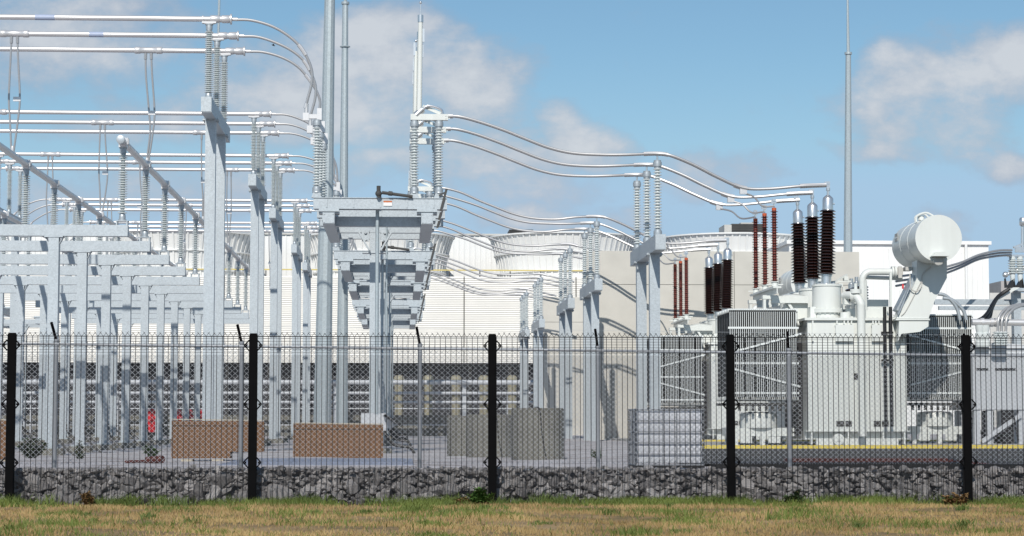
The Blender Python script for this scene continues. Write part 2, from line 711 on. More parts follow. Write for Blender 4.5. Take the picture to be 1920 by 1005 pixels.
# ------------------------------------------------------------------ grass blades
def blades(n, seed, f, m, name, hmin, hmax, wd):
    rn = random.Random(seed)
    vs, fs = [], []
    k = 0
    while k < n:
        p = f(rn)
        if p is None:
            continue
        x, y, s = p
        z = verge_z(x, y)
        h = rn.uniform(hmin, hmax) * s
        a = rn.uniform(0, PI)
        dx, dy = math.cos(a) * wd, math.sin(a) * wd * .5
        lx, ly = rn.gauss(0, .55) * h, rn.gauss(0, .5) * h
        o = len(vs)
        vs += [(x - dx, y - dy, z - .01), (x + dx, y + dy, z - .01), (x + lx * .45 + dx * .6, y + ly * .45, z + h * .62), (x + lx * .45 - dx * .6, y + ly * .45, z + h * .62), (x + lx, y + ly, z + h)]
        fs += [(o, o + 1, o + 2, o + 3), (o + 3, o + 2, o + 4)]
        k += 1
    b = MB()
    b.v, b.f = vs, fs
    o = b.build(name, m, fix=False)
    return tag(o, kind='stuff', cat='grass')


_cl = random.Random(11)
clumps = [(_cl.uniform(-7.5, 10), _cl.uniform(21, 29.2), _cl.uniform(.06, .34), _cl.uniform(.7, 1.6)) for _ in range(70)]


def f_dry(rn):
    y = 30.1 - 9.6 * rn.random() ** 1.2
    x = rn.uniform(-.20 * y - .8, .32 * y + .3)
    g = math.sin(x * 2.3 + 1.7 * math.sin(y * 1.9)) + math.sin(y * 3.1 + 1.3 * math.sin(x * 1.3 + 2)) + .6 * math.sin(x * 6.1 + y * 2.2)
    if g < -.5 and rn.random() < .8:
        return None
    return x, y, 1 + .35 * max(0, g)


def f_green(rn):
    t = rn.random()
    if t < .54:                                   # band along the fence foot
        x = rn.uniform(-7, 10)
        d = .5 + .5 * math.sin(x * 2.1 + 1.3 * math.sin(x * .9))
        if rn.random() > .06 + .94 * d ** 1.6:
            return None
        return x, 30.12 - abs(rn.gauss(0, .38)), 1.05 + .6 * d
    if t < .90:
        c = clumps[rn.randrange(len(clumps))]
        return c[0] + rn.gauss(0, c[2]), min(30.1, c[1] + rn.gauss(0, c[2])), c[3]
    y = rn.uniform(21, 30.1)
    return rn.uniform(-.20 * y - .8, .32 * y + .3), y, .8


tag(blades(60000, 1, f_dry, M['dry'], 'dry_grass', .012, .05, .006), 'short straw-coloured dry grass over the verge before the fence')
_tf = random.Random(21)
tufts = []
for _ in range(95):
    x = _tf.uniform(-7, 10)
    tufts.append((x, 30.1 - abs(_tf.gauss(0, .16)), _tf.uniform(.04, .11), _tf.uniform(.7, 1.5)))
for _ in range(34):
    y = _tf.uniform(22.5, 29.4)
    tufts.append((_tf.uniform(-.20 * y - .3, .31 * y), y, _tf.uniform(.03, .09), _tf.uniform(.35, .8)))


def f_tuft(rn):
    c = tufts[rn.randrange(len(tufts))]
    return c[0] + rn.gauss(0, c[2]), min(30.14, c[1] + rn.gauss(0, c[2])), c[3]


tag(blades(9000, 3, f_tuft, M['tuft'], 'grass_tufts', .05, .15, .0085), 'taller dark green grass tufts scattered on the verge and along the fence')
tag(blades(25000, 2, f_green, M['green'], 'green_grass', .03, .095, .007), 'green grass tufts along the foot of the black fence')

# ------------------------------------------------------------------ rubble
def rubble():
    import bmesh
    rn = random.Random(5)
    bm0 = bmesh.new()
    bmesh.ops.create_icosphere(bm0, subdivisions=2, radius=1)
    bv = [v.co.copy() for v in bm0.verts]
    bf = [tuple(v.index for v in f.verts) for f in bm0.faces]
    bm0.free()
    b = MB()
    tones = []

    def stone(x, y, z, r):
        # cut a ball by random planes: flat broken faces
        cuts = []
        for _ in range(9):
            nrm = Vector((rn.gauss(0, 1), rn.gauss(0, 1), rn.gauss(0, 1))).normalized()
            cuts.append((nrm, rn.uniform(.34, .72)))
        sx, sy, sz = rn.uniform(.85, 1.45), rn.uniform(.8, 1.1), rn.uniform(.65, 1.05)
        a = rn.uniform(-.5, .5)
        vs = []
        for p in bv:
            q = p.copy()
            for nrm, d in cuts:
                e = q.dot(nrm) - d
                if e > 0:
                    q -= nrm * e
            qx, qy, qz = q.x * sx, q.y * sy, q.z * sz
            qx, qz = qx * math.cos(a) - qz * math.sin(a), qx * math.sin(a) + qz * math.cos(a)
            vs.append((x + qx * r, y + qy * r, z + qz * r))
        b.add(vs, bf)
        t = min(.7, max(.0, rn.gauss(.28, .22)))
        tones.extend([t] * len(bf))

    for row, (zz, rr) in enumerate([(-.45, .115), (-.36, .11), (-.26, .105), (-.17, .095), (-.09, .08), (-.03, .065)]):
        x = -7.2
        while x < 11.5:
            r = rr * rn.choice((.35, .5, .6, .7, .8, .9, 1.1, 1.4, 1.6))
            stone(x, 30.30 + rn.uniform(-.02, .07) + .03 * row, zz + rn.uniform(-.04, .04), r)
            x += r * rn.uniform(1.2, 1.75)
    for _ in range(2200):
        z = rn.uniform(-.5, .03)
        stone(rn.uniform(-7.2, 11.5), 30.27 + rn.uniform(0, .1) + .1 * (z + .5), z, rn.uniform(.02, .06))
    for _ in range(500):
        x = rn.uniform(-7.2, 11.5)
        stone(x, 30.36 + rn.uniform(0, .35), ground_z(x, 30.5) + rn.uniform(-.05, .005), rn.uniform(.03, .07))
    for _ in range(2200):
        y = 30.3 + rn.random() ** 1.6 * 3.5
        x = rn.uniform(-7.2, 13)
        stone(x, y, ground_z(x, y) + .006, rn.uniform(.012, .04))
    o = b.build('rubble_stones', M['rock'], ang=6)
    at_ = o.data.attributes.new("tone", 'FLOAT', 'FACE')
    at_.data.foreach_set("value", tones)
    tag(o, 'broken grey rubble stones banked up behind the black mesh fence', 'rubble', kind='stuff')


rubble()

# ------------------------------------------------------------------ black mesh fence
FY = 30.0
ft_z = at(960, 632, FY)[1]
fence = thing('mesh_fence', (at(923, 940, FY)[0], FY, -.5), 'long black welded mesh fence with spiked top in front of the rubble', 'fence')
px_posts = [-430, 20, 474, 923, 1370, 1813, 2262]
fx = [at(p, 780, FY)[0] for p in px_posts]
for i, x in enumerate(fx):
    b = MB()
    b.box(x - .056, x + .056, FY - .045, FY + .07, -.6, ft_z + .03)
    post = b.build('fence_post', M['black'], fence)
    c = MB()
    c.box(x - .048, x + .048, FY - .037, FY + .062, ft_z + .031, ft_z + .045)
    c.build('post_cap', M['black'], post)
    for zz in (ft_z - .13, ft_z - .97, ft_z - 1.80):
        for s in (-1, 1):
            c = MB()
            p = [(x + s * .058, FY - .05, zz + .075), (x + s * .125, FY - .05, zz), (x + s * .058, FY - .05, zz - .075)]
            for q, r_ in zip(p, p[1:]):
                c.bar(q, r_, .018, .018)
            c.box(x + s * .095 - .012, x + s * .095 + .012, FY - .06, FY - .042, zz - .014, zz + .014)
            c.build('clamp', M['black'], post)
for x0, x1 in zip(fx, fx[1:]):
    b = MB()
    xa, xb = x0 + .058, x1 - .058
    n = round((xb - xa) / .0762)
    for i in range(n + 1):
        x = xa + (xb - xa) * i / n
        j = random.uniform(-.003, .003)
        b.bar((x + j, FY - .004, -.5), (x + j * .3, FY - .004, ft_z), .0082)
        # twisted prongs above the top wire
        for s in (-1, 1):
            if i in (0, n) and s == (1 if i == n else -1):
                continue
            b.bar((x, FY - .004, ft_z), (x + s * .05, FY - .004 + s * .004, ft_z + random.uniform(.05, .07)), .0055)
    z = ft_z
    b.bar((xa, FY, z), (xb, FY, z), .012)
    z = ft_z - .03
    while z > -.5:
        open_ = z > ft_z - .26
        b.bar((xa, FY, z), (xb, FY, z), .0031 if not open_ else .0045)
        z -= .0130 if not open_ else .04
    b.build('mesh_panel', M['black_wire'], fence)

# ------------------------------------------------------------------ chain link fence
CY = 32.5
zl, zr = at(0, 644, CY)[1], at(1900, 667, CY)[1]
xl, xr = at(0, 644, CY)[0], at(1900, 667, CY)[0]


def rail_z(x):
    return zl + (zr - zl) * (x - xl) / (xr - xl)


cpx = [-245, 104, 452, 787, 1121, 1480, 1810, 2145]
cx = [at(p, 760, CY)[0] for p in cpx]
chain = thing('chain_link_fence', (at(787, 870, CY)[0], CY, ground_z(0, CY)), 'galvanised chain link fence with angled barbed arms behind the black fence', 'fence')
for x in cx:
    b = MB()
    b.cyl((x, CY, ground_z(x, CY) - .2), (x, CY, rail_z(x) + .06), .033, n=10)
    b.lathe([(.04, 0), (.04, .03), (.01, .06)], (x, CY, rail_z(x) + .04), 10)
    post = b.build('fence_post', M['dull_zinc'], chain)
    a = MB()
    a.bar((x, CY, rail_z(x) + .05), (x - .055, CY - .17, rail_z(x) + .33), .034, .03)
    a.build('barb_arm', M['black'], post)
b = MB()
for i, (xa, xb) in enumerate(zip(cx, cx[1:])):
    b.cyl((xa, CY - .02, rail_z(xa)), (xb, CY - .02, rail_z(xb)), .021, n=8)
b.build('top_rail', M['dull_zinc'], chain)
b = MB()
for k, (f_, zz) in enumerate(((.5, .17), (.95, .31))):
    for xa, xb in zip(cx, cx[1:]):
        b.bar((xa - .055 * f_, CY - .17 * f_, rail_z(xa) + zz), (xb - .055 * f_, CY - .17 * f_, rail_z(xb) + zz), .0032)
b.build('barbed_wire', M['chain'], chain)
b = MB()
P = .088
xa, xb = cx[0], cx[-1]
n = int((xb - xa) / P)
Hm = 2.0
for i in range(-int(Hm / P) - 1, n + 1):
    for s in (1, -1):
        # a wire running diagonally; clipped to the panel
        x_s = xa + i * P if s == 1 else xa + i * P + Hm
        x_e = x_s + s * Hm
        t0, t1 = 0, 1
        if s == 1:
            t0 = max(0, (xa - x_s) / Hm)
            t1 = min(1, (xb - x_s) / Hm)
        else:
            t0 = max(0, (x_s - xb) / Hm)
            t1 = min(1, (x_s - xa) / Hm)
        if t1 - t0 < .02:
            continue
        def q(t):
            x = x_s + s * Hm * t
            zb = .03
            return (x, CY + .022 + s * .003, zb + (rail_z(x) + .015 - zb) * t)
        b.bar(q(t0), q(t1), .0052)
for i in range(n):
    x = xa + (i + .5) * P
    z = rail_z(x) + .01
    b.bar((x, CY + .01, z), (x + .012, CY - .01, z + random.uniform(.03, .05)), .006)
b.build('wire_mesh', M['chain'], chain)
# ------------------------------------------------------------------ insulators
def shed_mesh(name, n, m, z0=.2, z1=1.98, rc=.068, rs=.125, seg=14, droop=.35):
    b = MB()
    prof = [(rc, z0)]
    p = (z1 - z0) / n
    for i in range(n):
        z = z0 + i * p
        rr = rs if i % 2 == 0 else rs * .93
        prof += [(rc, z + p * .28), (rr, z + p * (.28 + .12)), (rr, z + p * (.28 + .26)), (rc + .008, z + p * (.28 + .26 + droop))]
    prof.append((rc, z1))
    b.lathe(prof, (0, 0, 0), seg)
    return b.mesh(name, m, ang=50)


def cap_mesh(name, z0, z1, r0, r1, r2):
    b = MB()
    d = z1 - z0
    b.lathe([(r0, z0), (r0, z0 + d * .18), (r1, z0 + d * .22), (r1 * 1.04, z0 + d * .55), (r1, z0 + d * .8), (r2, z0 + d * .84), (r2, z1)], (0, 0, 0), 14)
    return b.mesh(name, M['cap'], ang=35)


INS_A = shed_mesh('fine_shed_insulator', 31, M['porcelain'], rc=.058, rs=.13)
INS_B = shed_mesh('wide_shed_insulator', 21, M['porcelain'], rc=.06, rs=.13)
INS_C = shed_mesh('insulator_stack', 25, M['porcelain'], rc=.06, rs=.145)
CAP_LO = cap_mesh('base_cap', 0, .2, .125, .095, .09)
CAP_HI = cap_mesh('top_cap', 1.98, 2.18, .088, .098, .115)
CAP_LO2 = cap_mesh('base_cap', 0, .2, .13, .125, .10)
CAP_HI2 = cap_mesh('top_cap', 1.97, 2.2, .10, .128, .11)


def insulator(parent, x, y, z, kind='A', s=1):
    o = place('insulator', {'A': INS_A, 'B': INS_B, 'C': INS_C}[kind], parent, x, y, z)
    o.scale = (1, 1, s)
    for nm, me in (('base_cap', CAP_LO if kind != 'B' else CAP_LO2), ('top_cap', CAP_HI if kind != 'B' else CAP_HI2)):
        place(nm, me, o, x, y, z)
    return o


YB = 62.0
BAY = [62.0, 81.3, 94.2, 113.5, 126.5]
PH = [0, 2.7, 5.4]

# ------------------------------------------------------------------ tall bus supports (left row)
XT = -5.72
ZT = at(389, 181, 61.3)[1]
zg = ground_z(-6, 62)


def bus_support(x, zt, kind, name, label, group, s=1, pin=0):
    t = thing(name, (x, YB, zg), label, 'bus support', group)
    w = .155
    for y in (YB + .9, YB + 4.35):
        b = MB()
        b.box(x - w, x + w, y - w, y + w, zg, zt - .50)
        b.box(x - w - .07, x + w + .07, y - w - .07, y + w + .07, zg - .02, zg + .045)
        b.box(x - w - .09, x + w + .09, y - .16, y + .16, zt - .497, zt - .463)
        for sx in (-1, 1):
            for sy in (-1, 1):
                b.cyl((x + sx * (w + .05), y + sy * .11, zt - .54), (x + sx * (w + .05), y + sy * .11, zt - .43), .022, n=6)
        b.build('column', M['galv'], t)
    b = MB()
    b.box(x - .155, x + .155, YB - .68, YB + 6.1, zt - .46, zt)
    b.box(x - .14, x + .14, YB - .695, YB - .681, zt - .44, zt - .03)
    b.build('beam', M['galv'], t)
    for d in PH:
        insulator(t, x, YB + d, zt, kind, s)
        if pin:
            f = MB()
            f.cyl((x, YB + d, zt + 2.19 * s), (x, YB + d, pin), .03, n=8)
            f.build('clamp_pin', M['silver'], t)
    for y in (YB + .9, YB + 4.35):
        f = MB()
        f.box(x - .5, x + .5, y - .5, y + .5, zg - .4, zg + .18)
        f.build('footing', M['concrete'], t)
    return t


tall = bus_support(XT, ZT, 'A', 'tall_bus_support', 'nearest tall galvanised bus support of the left row, big two-post frame with grey insulators', 'tall bus supports in the left row', s=(at(420, 36, YB)[1] - .155 - ZT) / 2.18)
for k in range(1, 5):
    dup(tall, 0, BAY[k] - YB, 0, '%s tall galvanised bus support from the camera in the left row beside the switch frames' % ORD[k])
XM = -18.05
for k, nm in ((2, 'nearest visible'), (3, 'second visible'), (4, 'farthest')):
    c = dup(tall, XM - XT, BAY[k] - YB, 0, '%s bus support of the far left row, behind the low portal frames' % nm)
    c['group'] = 'tall bus supports in the far left row'

# ------------------------------------------------------------------ bus tubes with drops
ZBUS = at(420, 36, YB)[1]
XE = at(433, 36, YB)[0]
XE2 = XM * 2 - 2 * XM + (XM + XT) - XE          # mirrored end
XC = {'A': -11.98, 'B': -8.17, 'C': -15.75}
ZLOW = 8.93
DROPS = ['C', 'A', 'B']
for k, yb in enumerate(BAY):
    for p in range(3):
        y = yb + PH[p]
        nm = ('front', 'middle', 'rear')[p]
        t = thing('bus_tube', ((XE + XE2) / 2, y, ZBUS), '%s aluminium bus tube of the %s bay, lying along the tall insulators' % (nm, ORD[k]), 'bus tube', 'high aluminium bus tubes')
        b = MB()
        b.cyl((XE2 + .25, y, ZBUS), (XE - .25, y, ZBUS), .083, n=14)
        b.build('tube', M['alu'], t)
        for xe, s in ((XE, 1), (XE2, -1)):
            c = MB()
            c.lathe([(.10, -.62), (.115, -.58), (.115, -.36), (.10, -.34), (.10, -.28), (.12, -.26), (.12, -.05), (.105, -.03), (.16, -.02), (.16, .03), (.055, .035), (.055, .2)], (xe, y, ZBUS), 14, (s, 0, 0))
            c.build('end_fitting', M['alu'], t)
        for xs_ in (XT, XM):
            c = MB()
            c.box(xs_ - .21, xs_ + .21, y - .10, y + .10, ZBUS - .135, ZBUS - .09)
            c.box(xs_ - .13, xs_ + .13, y - .09, y + .09, ZBUS - .155, ZBUS - .135)
            for s in (-1, 1):
                c.lathe([(.105, -.025), (.105, .025)], (xs_ + s * .19, y, ZBUS), 12, (1, 0, 0))
            c.build('saddle_clamp', M['alu'], t)
        xd = XC[DROPS[p]]
        c = MB()
        c.lathe([(.1, -.45), (.115, -.43), (.115, -.27), (.10, -.25), (.10, .25), (.115, .27), (.115, .43), (.1, .45)], (xd, y, ZBUS), 14, (1, 0, 0))
        c.build('sleeve', M['alu'], t)
        if k == 0 and p < 2:
            xa, xb = at((66, 168)[p], 36, y)[0], at((103, 195)[p], 36, y)[0]
            c = MB()
            c.cyl((xa, y, ZBUS), (xb, y, ZBUS), .0855, n=14)
            c.build('blue_band', M['blue_tape'], t)
        # drop leads to the low bus
        d = thing('drop_lead', (xd, y, ZBUS - .1), 'pair of %s aluminium drop leads hanging from the %s tube of the %s bay' % (('bowed', 'crossing', 'straight')[p], nm, ORD[k]), 'drop lead', 'drop leads between the high and low bus')
        rn = random.Random(k * 7 + p)
        for s in (-1, 1):
            dx = rn.uniform(-.08, .14)
            pts = [(xd + s * .09, y, ZBUS - .09), (xd + s * .10 + dx * .2, y, ZBUS - .8), (xd + s * .09 + dx, y, ZBUS - 2.0), (xd + s * .045 + dx, y, ZLOW + 1.1), (xd + s * .03, y, ZLOW + .05)]
            c = MB()
            c.tube(spline(pts, 5), .032, 8)
            c.cyl((xd + s * .09, y, ZBUS - .08), (xd + s * .095, y, ZBUS - .3), .05, n=8)
            c.build('lead', M['alu_cable'], d)
        MB().box(xd - .11 + dx, xd + .12 + dx, y - .035, y + .035, ZBUS - 2.12, ZBUS - 1.98).build('spacer', M['alu'], d)
        MB().lathe([(.045, 0), (.06, .1), (.045, .2)], (xd, y, ZLOW + .07), 10).build('lower_socket', M['alu'], d)

# ------------------------------------------------------------------ low portal frames
NF = 11
FS = 5.5
Y0 = 61.6
zbt = 6.46


def portal(y):
    t = thing('portal_frame', (-12.6, y, ground_z(-12, y)), 'nearest low galvanised portal frame at left with one long beam on two posts', 'portal frame', 'low portal frames at left')
    z = ground_z(-12, y)
    b = MB()
    b.box(-17.3, -8.0, y - .16, y + .16, zbt - .33, zbt)
    b.box(-7.999, -7.985, y - .15, y + .15, zbt - .32, zbt - .01)
    b.build('beam', M['galv'], t)
    for x in (-10.14, -15.05):
        b = MB()
        b.box(x - .15, x + .15, y - .15, y + .15, z + .2, zbt - .37)
        b.box(x - .27, x + .27, y - .17, y + .17, zbt - .368, zbt - .332)
        for sx in (-1, 1):
            b.bar((x + sx * .155, y, zbt - .55), (x + sx * .25, y, zbt - .37), .02, .2, up=(0, 1, 0))
        b.box(x - .24, x + .24, y - .24, y + .24, z + .19, z + .235)
        b.build('column', M['galv'], t)
        b = MB()
        b.lathe([(.42, -.4), (.42, .17), (.40, .19)], (x, y, z), 18)
        b.build('footing', M['concrete'], t)
        MB().tube(spline([(x + .16, y - .1, z + .9), (x + .20, y - .14, z + .55), (x + .34, y - .25, z + .34), (x + .52, y - .3, z + .16), (x + .75, y - .34, z - .02)], 5), .028, 6).build('earth_cable', M['rubber'], t)
    for x in XC.values():
        b = MB()
        for s in (-1, 1):
            b.box(x + s * .15 - .02, x + s * .15 + .02, y - .12, y + .12, zbt + .002, zbt + .115)
        b.box(x - .19, x + .19, y - .13, y + .13, zbt + .116, zbt + .135)
        b.build('insulator_stool', M['galv'], t)
        insulator(t, x, y, zbt + .136, 'C')
    return t


pf = portal(Y0)
for k in range(1, NF):
    y = Y0 + FS * k
    dup(pf, 0, FS * k, 0, '%s low portal frame from the camera, its grey beam crossing at left' % (ORD[k] if k < NF - 1 else 'farthest'))

# low bus tubes along the depth
for key, lab in (('B', 'rightmost'), ('A', 'middle'), ('C', 'leftmost')):
    x = XC[key]
    t = thing('low_bus_tube', (x, Y0, ZLOW), '%s of the three low aluminium tubes running away over the portal frames' % lab, 'bus tube', 'low aluminium bus tubes at left')
    y1 = Y0 + FS * (NF - 1) + .5
    b = MB()
    b.cyl((x, Y0 - .55, ZLOW), (x, y1, ZLOW), .105, n=16)
    b.build('tube', M['alu'], t)
    b = MB()
    b.lathe([(.10, -.07), (.125, -.06), (.125, .12), (.11, .14)], (x, Y0 - .58, ZLOW), 16, (0, 1, 0))
    b.build('end_cap', M['cap'], t)
    for k in range(NF):
        y = Y0 + FS * k
        b = MB()
        for s in (-1, 1):
            b.lathe([(.13, -.03), (.145, -.02), (.145, .02), (.13, .03)], (x, y + s * .12, ZLOW), 12, (0, 1, 0))
            b.cyl((x + .13, y + s * .12, ZLOW - .08), (x + .13, y + s * .12, ZLOW + .12), .03, n=6)
        b.box(x - .12, x + .12, y - .14, y + .14, ZLOW - .16, ZLOW - .1)
        b.lathe([(.12, -.155), (.12, -.06)], (x, y, ZLOW), 12)
        b.build('saddle_clamp', M['alu'], t)

# ------------------------------------------------------------------ disconnect switch frames and poles
XL, XMID, XR_ = at(594, 300, YB)[0], at(777, 300, YB)[0], at(823, 300, YB)[0]
ZB1, ZB0 = at(700, 373, YB)[1], at(700, 393, YB)[1]


def switch_frame():
    t = thing('switch_frame', (-.76, 64.7, zg), 'nearest single-post steel frame under the switches, centre of the yard', 'switch frame', 'switch frames receding in the centre')
    z1, z0 = at(616, 398, 61.4)[1], at(616, 419, 61.4)[1]
    xl, xr = at(616, 400, 61.4)[0], at(801, 400, 61.4)[0]
    for x in (xl, xr):
        b = MB()
        b.box(x - .175, x + .175, 61.45, 68.1, z0, z1)
        b.box(x - .16, x + .16, 61.435, 61.449, z0 + .015, z1 - .015)
        for s in (-1, 1):
            for q in (z0 + .05, z1 - .05):
                b.cyl((x + s * .13, 61.42, q), (x + s * .13, 61.436, q), .018, n=6)
        b.build('long_beam', M['galv'], t)
        for y in (YB, YB + 2.7, YB + 5.4):
            b = MB()
            b.box(x - .30, x + .30, y - .30, y + .30, z1 + .003, ZB0 - .003)
            b.box(x - .42, x + .42, y - .36, y - .305, z1 + .05, z1 + .075)
            b.build('seat_bracket', M['galv'], t)
    for y in (62.6, 64.7, 66.9):
        b = MB()
        b.box(xl + .178, xr - .178, y - .15, y + .15, z0 + .02, z1 - .02)
        b.build('cross_beam', M['galv'], t)
    x = -.76
    zc = z0 - .0
    b = MB()
    b.box(x - .165, x + .165, 64.7 - .165, 64.7 + .165, zg, z0 + .01)
    b.box(x - .4, x + .4, 64.7 - .2, 64.7 + .2, z0 - .62, z0 - .585)
    b.box(x - .3, x + .3, 64.7 - .3, 64.7 + .3, zg, zg + .05)
    b.build('column', M['galv'], t)
    for s in (-1, 1):
        b = MB()
        b.box(x + s * .30 - .11, x + s * .30 + .11, 64.46, 64.53, z0 - .26, z0 + .1)
        for q in (-.2, .02):
            b.cyl((x + s * .30, 64.40, z0 + q), (x + s * .30, 64.46, z0 + q), .05, n=6)
        b.bar((x + s * .17, 64.5, z0 - .55), (x + s * .5, 64.5, z0 + .02), .05, .3, up=(0, 1, 0))
        b.build('knee_plate', M['galv'], t)
    b = MB()
    b.cyl((-.67, 62.25, .9), (-.67, 62.25, ZB0), .055, n=10)
    b.box(-.72, -.62, 62.27, 64.5, 2.2, 2.26)
    b.cyl((x + .36, 64.42, .9), (x + .36, 64.42, z0 + .2), .03, n=8)
    b.build('drive_pipe', M['galv_mast'], t)
    b = MB()
    b.box(x - .40, x + .42, 64.2, 64.47, .35, .95)
    b.box(x - .35, x + .37, 64.185, 64.199, .40, .90)
    b.build('drive_box', M['cab'], t)
    b = MB()
    b.bar((x + .30, 64.1, .9), (x + .85, 64.1, .55), .07, .35, up=(0, 1, 0))
    b.tube(spline([(x + .3, 64.15, .4), (x + .6, 64.1, 0), (x + 1.1, 64.05, -.1), (x + 1.25, 64.0, -.3)], 5), .05, 8)
    b.build('crank_and_cable', M['rubber'], t)
    f = MB()
    f.box(x - .55, x + .55, 64.15, 65.25, zg - .4, zg + .15)
    f.build('footing', M['concrete'], t)
    return t


sf = switch_frame()
for k in range(1, 5):
    dup(sf, 0, BAY[k] - YB, 0, '%s single-post steel switch frame from the camera in the centre row' % ORD[k])


def switch_pole():
    y = YB
    t = thing('disconnect_switch', (-.8, y, ZB0), 'nearest disconnect switch with tall white blade standing open and a small warning sticker', 'disconnect switch', 'disconnect switches on the centre frames')
    b = MB()
    xa, xb = at(588, 380, y)[0], at(838, 380, y)[0]
    for s in (-1, 1):
        b.box(xa, xb, y + s * .13 - .04, y + s * .13 + .04, ZB0, ZB1)
        b.box(xa, xb, y + s * .13 - .07, y + s * .13 + .07, ZB1 + .002, ZB1 + .02)
        b.box(xa, xb, y + s * .13 - .07, y + s * .13 + .07, ZB0 - .001, ZB0 + .016)
    for i in range(5):
        x = xa + (xb - xa) * (i + .5) / 5
        b.box(x - .02, x + .02, y - .188, y - .172, ZB0 + .04, ZB1 - .04)
    b.build('base_channel', M['galv'], t)
    b = MB()
    for x in (XL, XMID, XR_):
        b.prism([(x - .15, ZB1 + .022), (x + .15, ZB1 + .022), (x + .10, ZB1 + .17), (x - .10, ZB1 + .17)], y - .1, y + .1)
    b.build('insulator_foot', M['galv'], t)
    for x in (XL, XMID, XR_):
        insulator(t, x, y, ZB1 + .172, 'B')
    zt = ZB1 + .172 + 2.2
    b = MB()
    b.box(XMID - .12, at(840, 217, y)[0], y - .09, y + .09, zt + .01, zt + .19)
    for i in range(2):
        for j in range(2):
            b.cyl((XR_ + .2 + i * .1, y - .105, zt + .06 + j * .08), (XR_ + .2 + i * .1, y - .09, zt + .06 + j * .08), .022, n=6)
    b.bar((XMID + .25, y + .1, zt + .45), (XR_ + .05, y + .05, zt + .22), .07, .09)
    b.build('terminal_plate', M['paint'], t)
    b = MB()
    xb_ = XMID + .14
    b.cyl((xb_, y - .02, zt + .2), (xb_ + .03, y - .02, at(788, 42, y)[1]), .078, .07, n=12)
    b.cyl((xb_ - .12, y + .1, zt + .2), (xb_ - .10, y + .1, at(788, 95, y)[1]), .055, n=10)
    b.build('blade', M['paint'], t)
    b = MB()
    zt2 = at(788, 42, y)[1]
    b.cyl((xb_ + .03, y - .02, zt2), (xb_ + .03, y - .02, zt2 + .22), .085, n=10)
    b.cyl((xb_ + .03, y - .02, zt2 + .22), (xb_ + .03, y - .02, zt2 + .55), .012, n=6)
    b.ball((xb_ + .03, y - .02, zt2 + .6), .045, 8)
    b.box(xb_ + .09, xb_ + .15, y - .05, y + .02, zt2 - .6, zt2 - .2)
    b.box(xb_ - .18, xb_ - .12, y + .05, y + .12, zt2 - 1.0, zt2 - .6)
    b.ball((xb_ - .1, y + .1, zt2 - .55), .045, 8)
    b.build('blade_tip', M['silver'], t)
    b = MB()
    b.tube(spline([(xb_ + .1, y, zt + .3), (xb_ + .2, y, zt + .42), (xb_ + .35, y, zt + .44), (XR_ + .05, y, zt + .34), (XR_ + .12, y, zt + .18)], 5), .04, 8)
    b.cyl((xb_ - .1, y, zt + .15), (xb_ + .1, y, zt + .34), .11, n=10)
    b.build('hinge_link', M['silver'], t)
    b = MB()
    b.box(XL - .38, XL + .10, y - .06, y + .06, zt + .03, zt + .16)
    b.box(XL + .0, XL + .14, y - .08, y + .08, zt - .01, zt + .34)
    b.box(XL - .42, XL - .24, y - .08, y + .08, zt - .03, zt + .2)
    b.cyl((XL - .32, y, zt + .18), (XL - .32, y, zt + .42), .06, n=10)
    b.build('jaw_contact', M['alu'], t)
    b = MB()
    xg = at(710, 370, y)[0]
    b.cyl((xg, y - .3, ZB1 + .02), (xg, y - .3, ZB1 + .36), .06, n=8)
    b.ball((xg, y - .3, ZB1 + .13), .10, 8)
    b.cyl((xg + .1, y - .3, ZB1 + .16), (XMID - .05, y - .25, ZB1 + .05), .05, .045, n=8)
    b.lathe([(.07, -.06), (.07, .06)], (xg + .35, y - .29, ZB1 + .135), 10, (1, 0, -.1))
    b.build('earthing_blade', M['hvac'], t)
    b = MB()
    xq = at(836, 360, y)[0]
    b.bar((xq + .02, y - .2, ZB1 + .30), (xq - .16, y - .2, ZB1 - .38), .07, .05, up=(0, 1, 0))
    b.bar((XR_, y - .16, ZB1 + .1), (xq, y - .2, ZB1 + .2), .04, .04)
    b.build('operating_arm', M['hvac'], t)
    return t


sw = switch_pole()
sw0 = sw
k_lab = {0: 'nearest', 1: 'second', 2: 'third', 3: 'fourth', 4: 'farthest'}
for k in range(5):
    for p in range(3):
        if k == 0 and p == 0:
            continue
        c = dup(sw, 0, BAY[k] - YB + PH[p], 0, '%s disconnect switch with open blade on the %s centre frame' % (('front', 'middle', 'rear')[p], k_lab[k]))
b = MB()
y = YB - .19
xa, z1 = at(719, 376.5, y)
xb, z0 = at(735, 386, y)
b.box(xa, xb, y - .008, y - .002, z0, z1 - .05)
st = b.build('warning_sticker', M['sticker_w'], sw0)
b = MB()
b.box(xa, xb, y - .0085, y - .002, z1 - .048, z1)
b.build('sticker_heading', M['sticker_o'], st)

# mirrored frames of the far left row (deep bays only)
for k in (3, 4):
    dup(sf, 2 * XC['A'] + .76 * 2, BAY[k] - YB, 0, '%s switch frame beyond the far left bus row' % ('nearer' if k == 3 else 'farther'))['group'] = 'switch frames beyond the far left row'

# ------------------------------------------------------------------ cables
def cable(name, label, group, y, paths, r, loc, twin=0):
    t = thing(name, loc, label, 'cable', group)
    return t


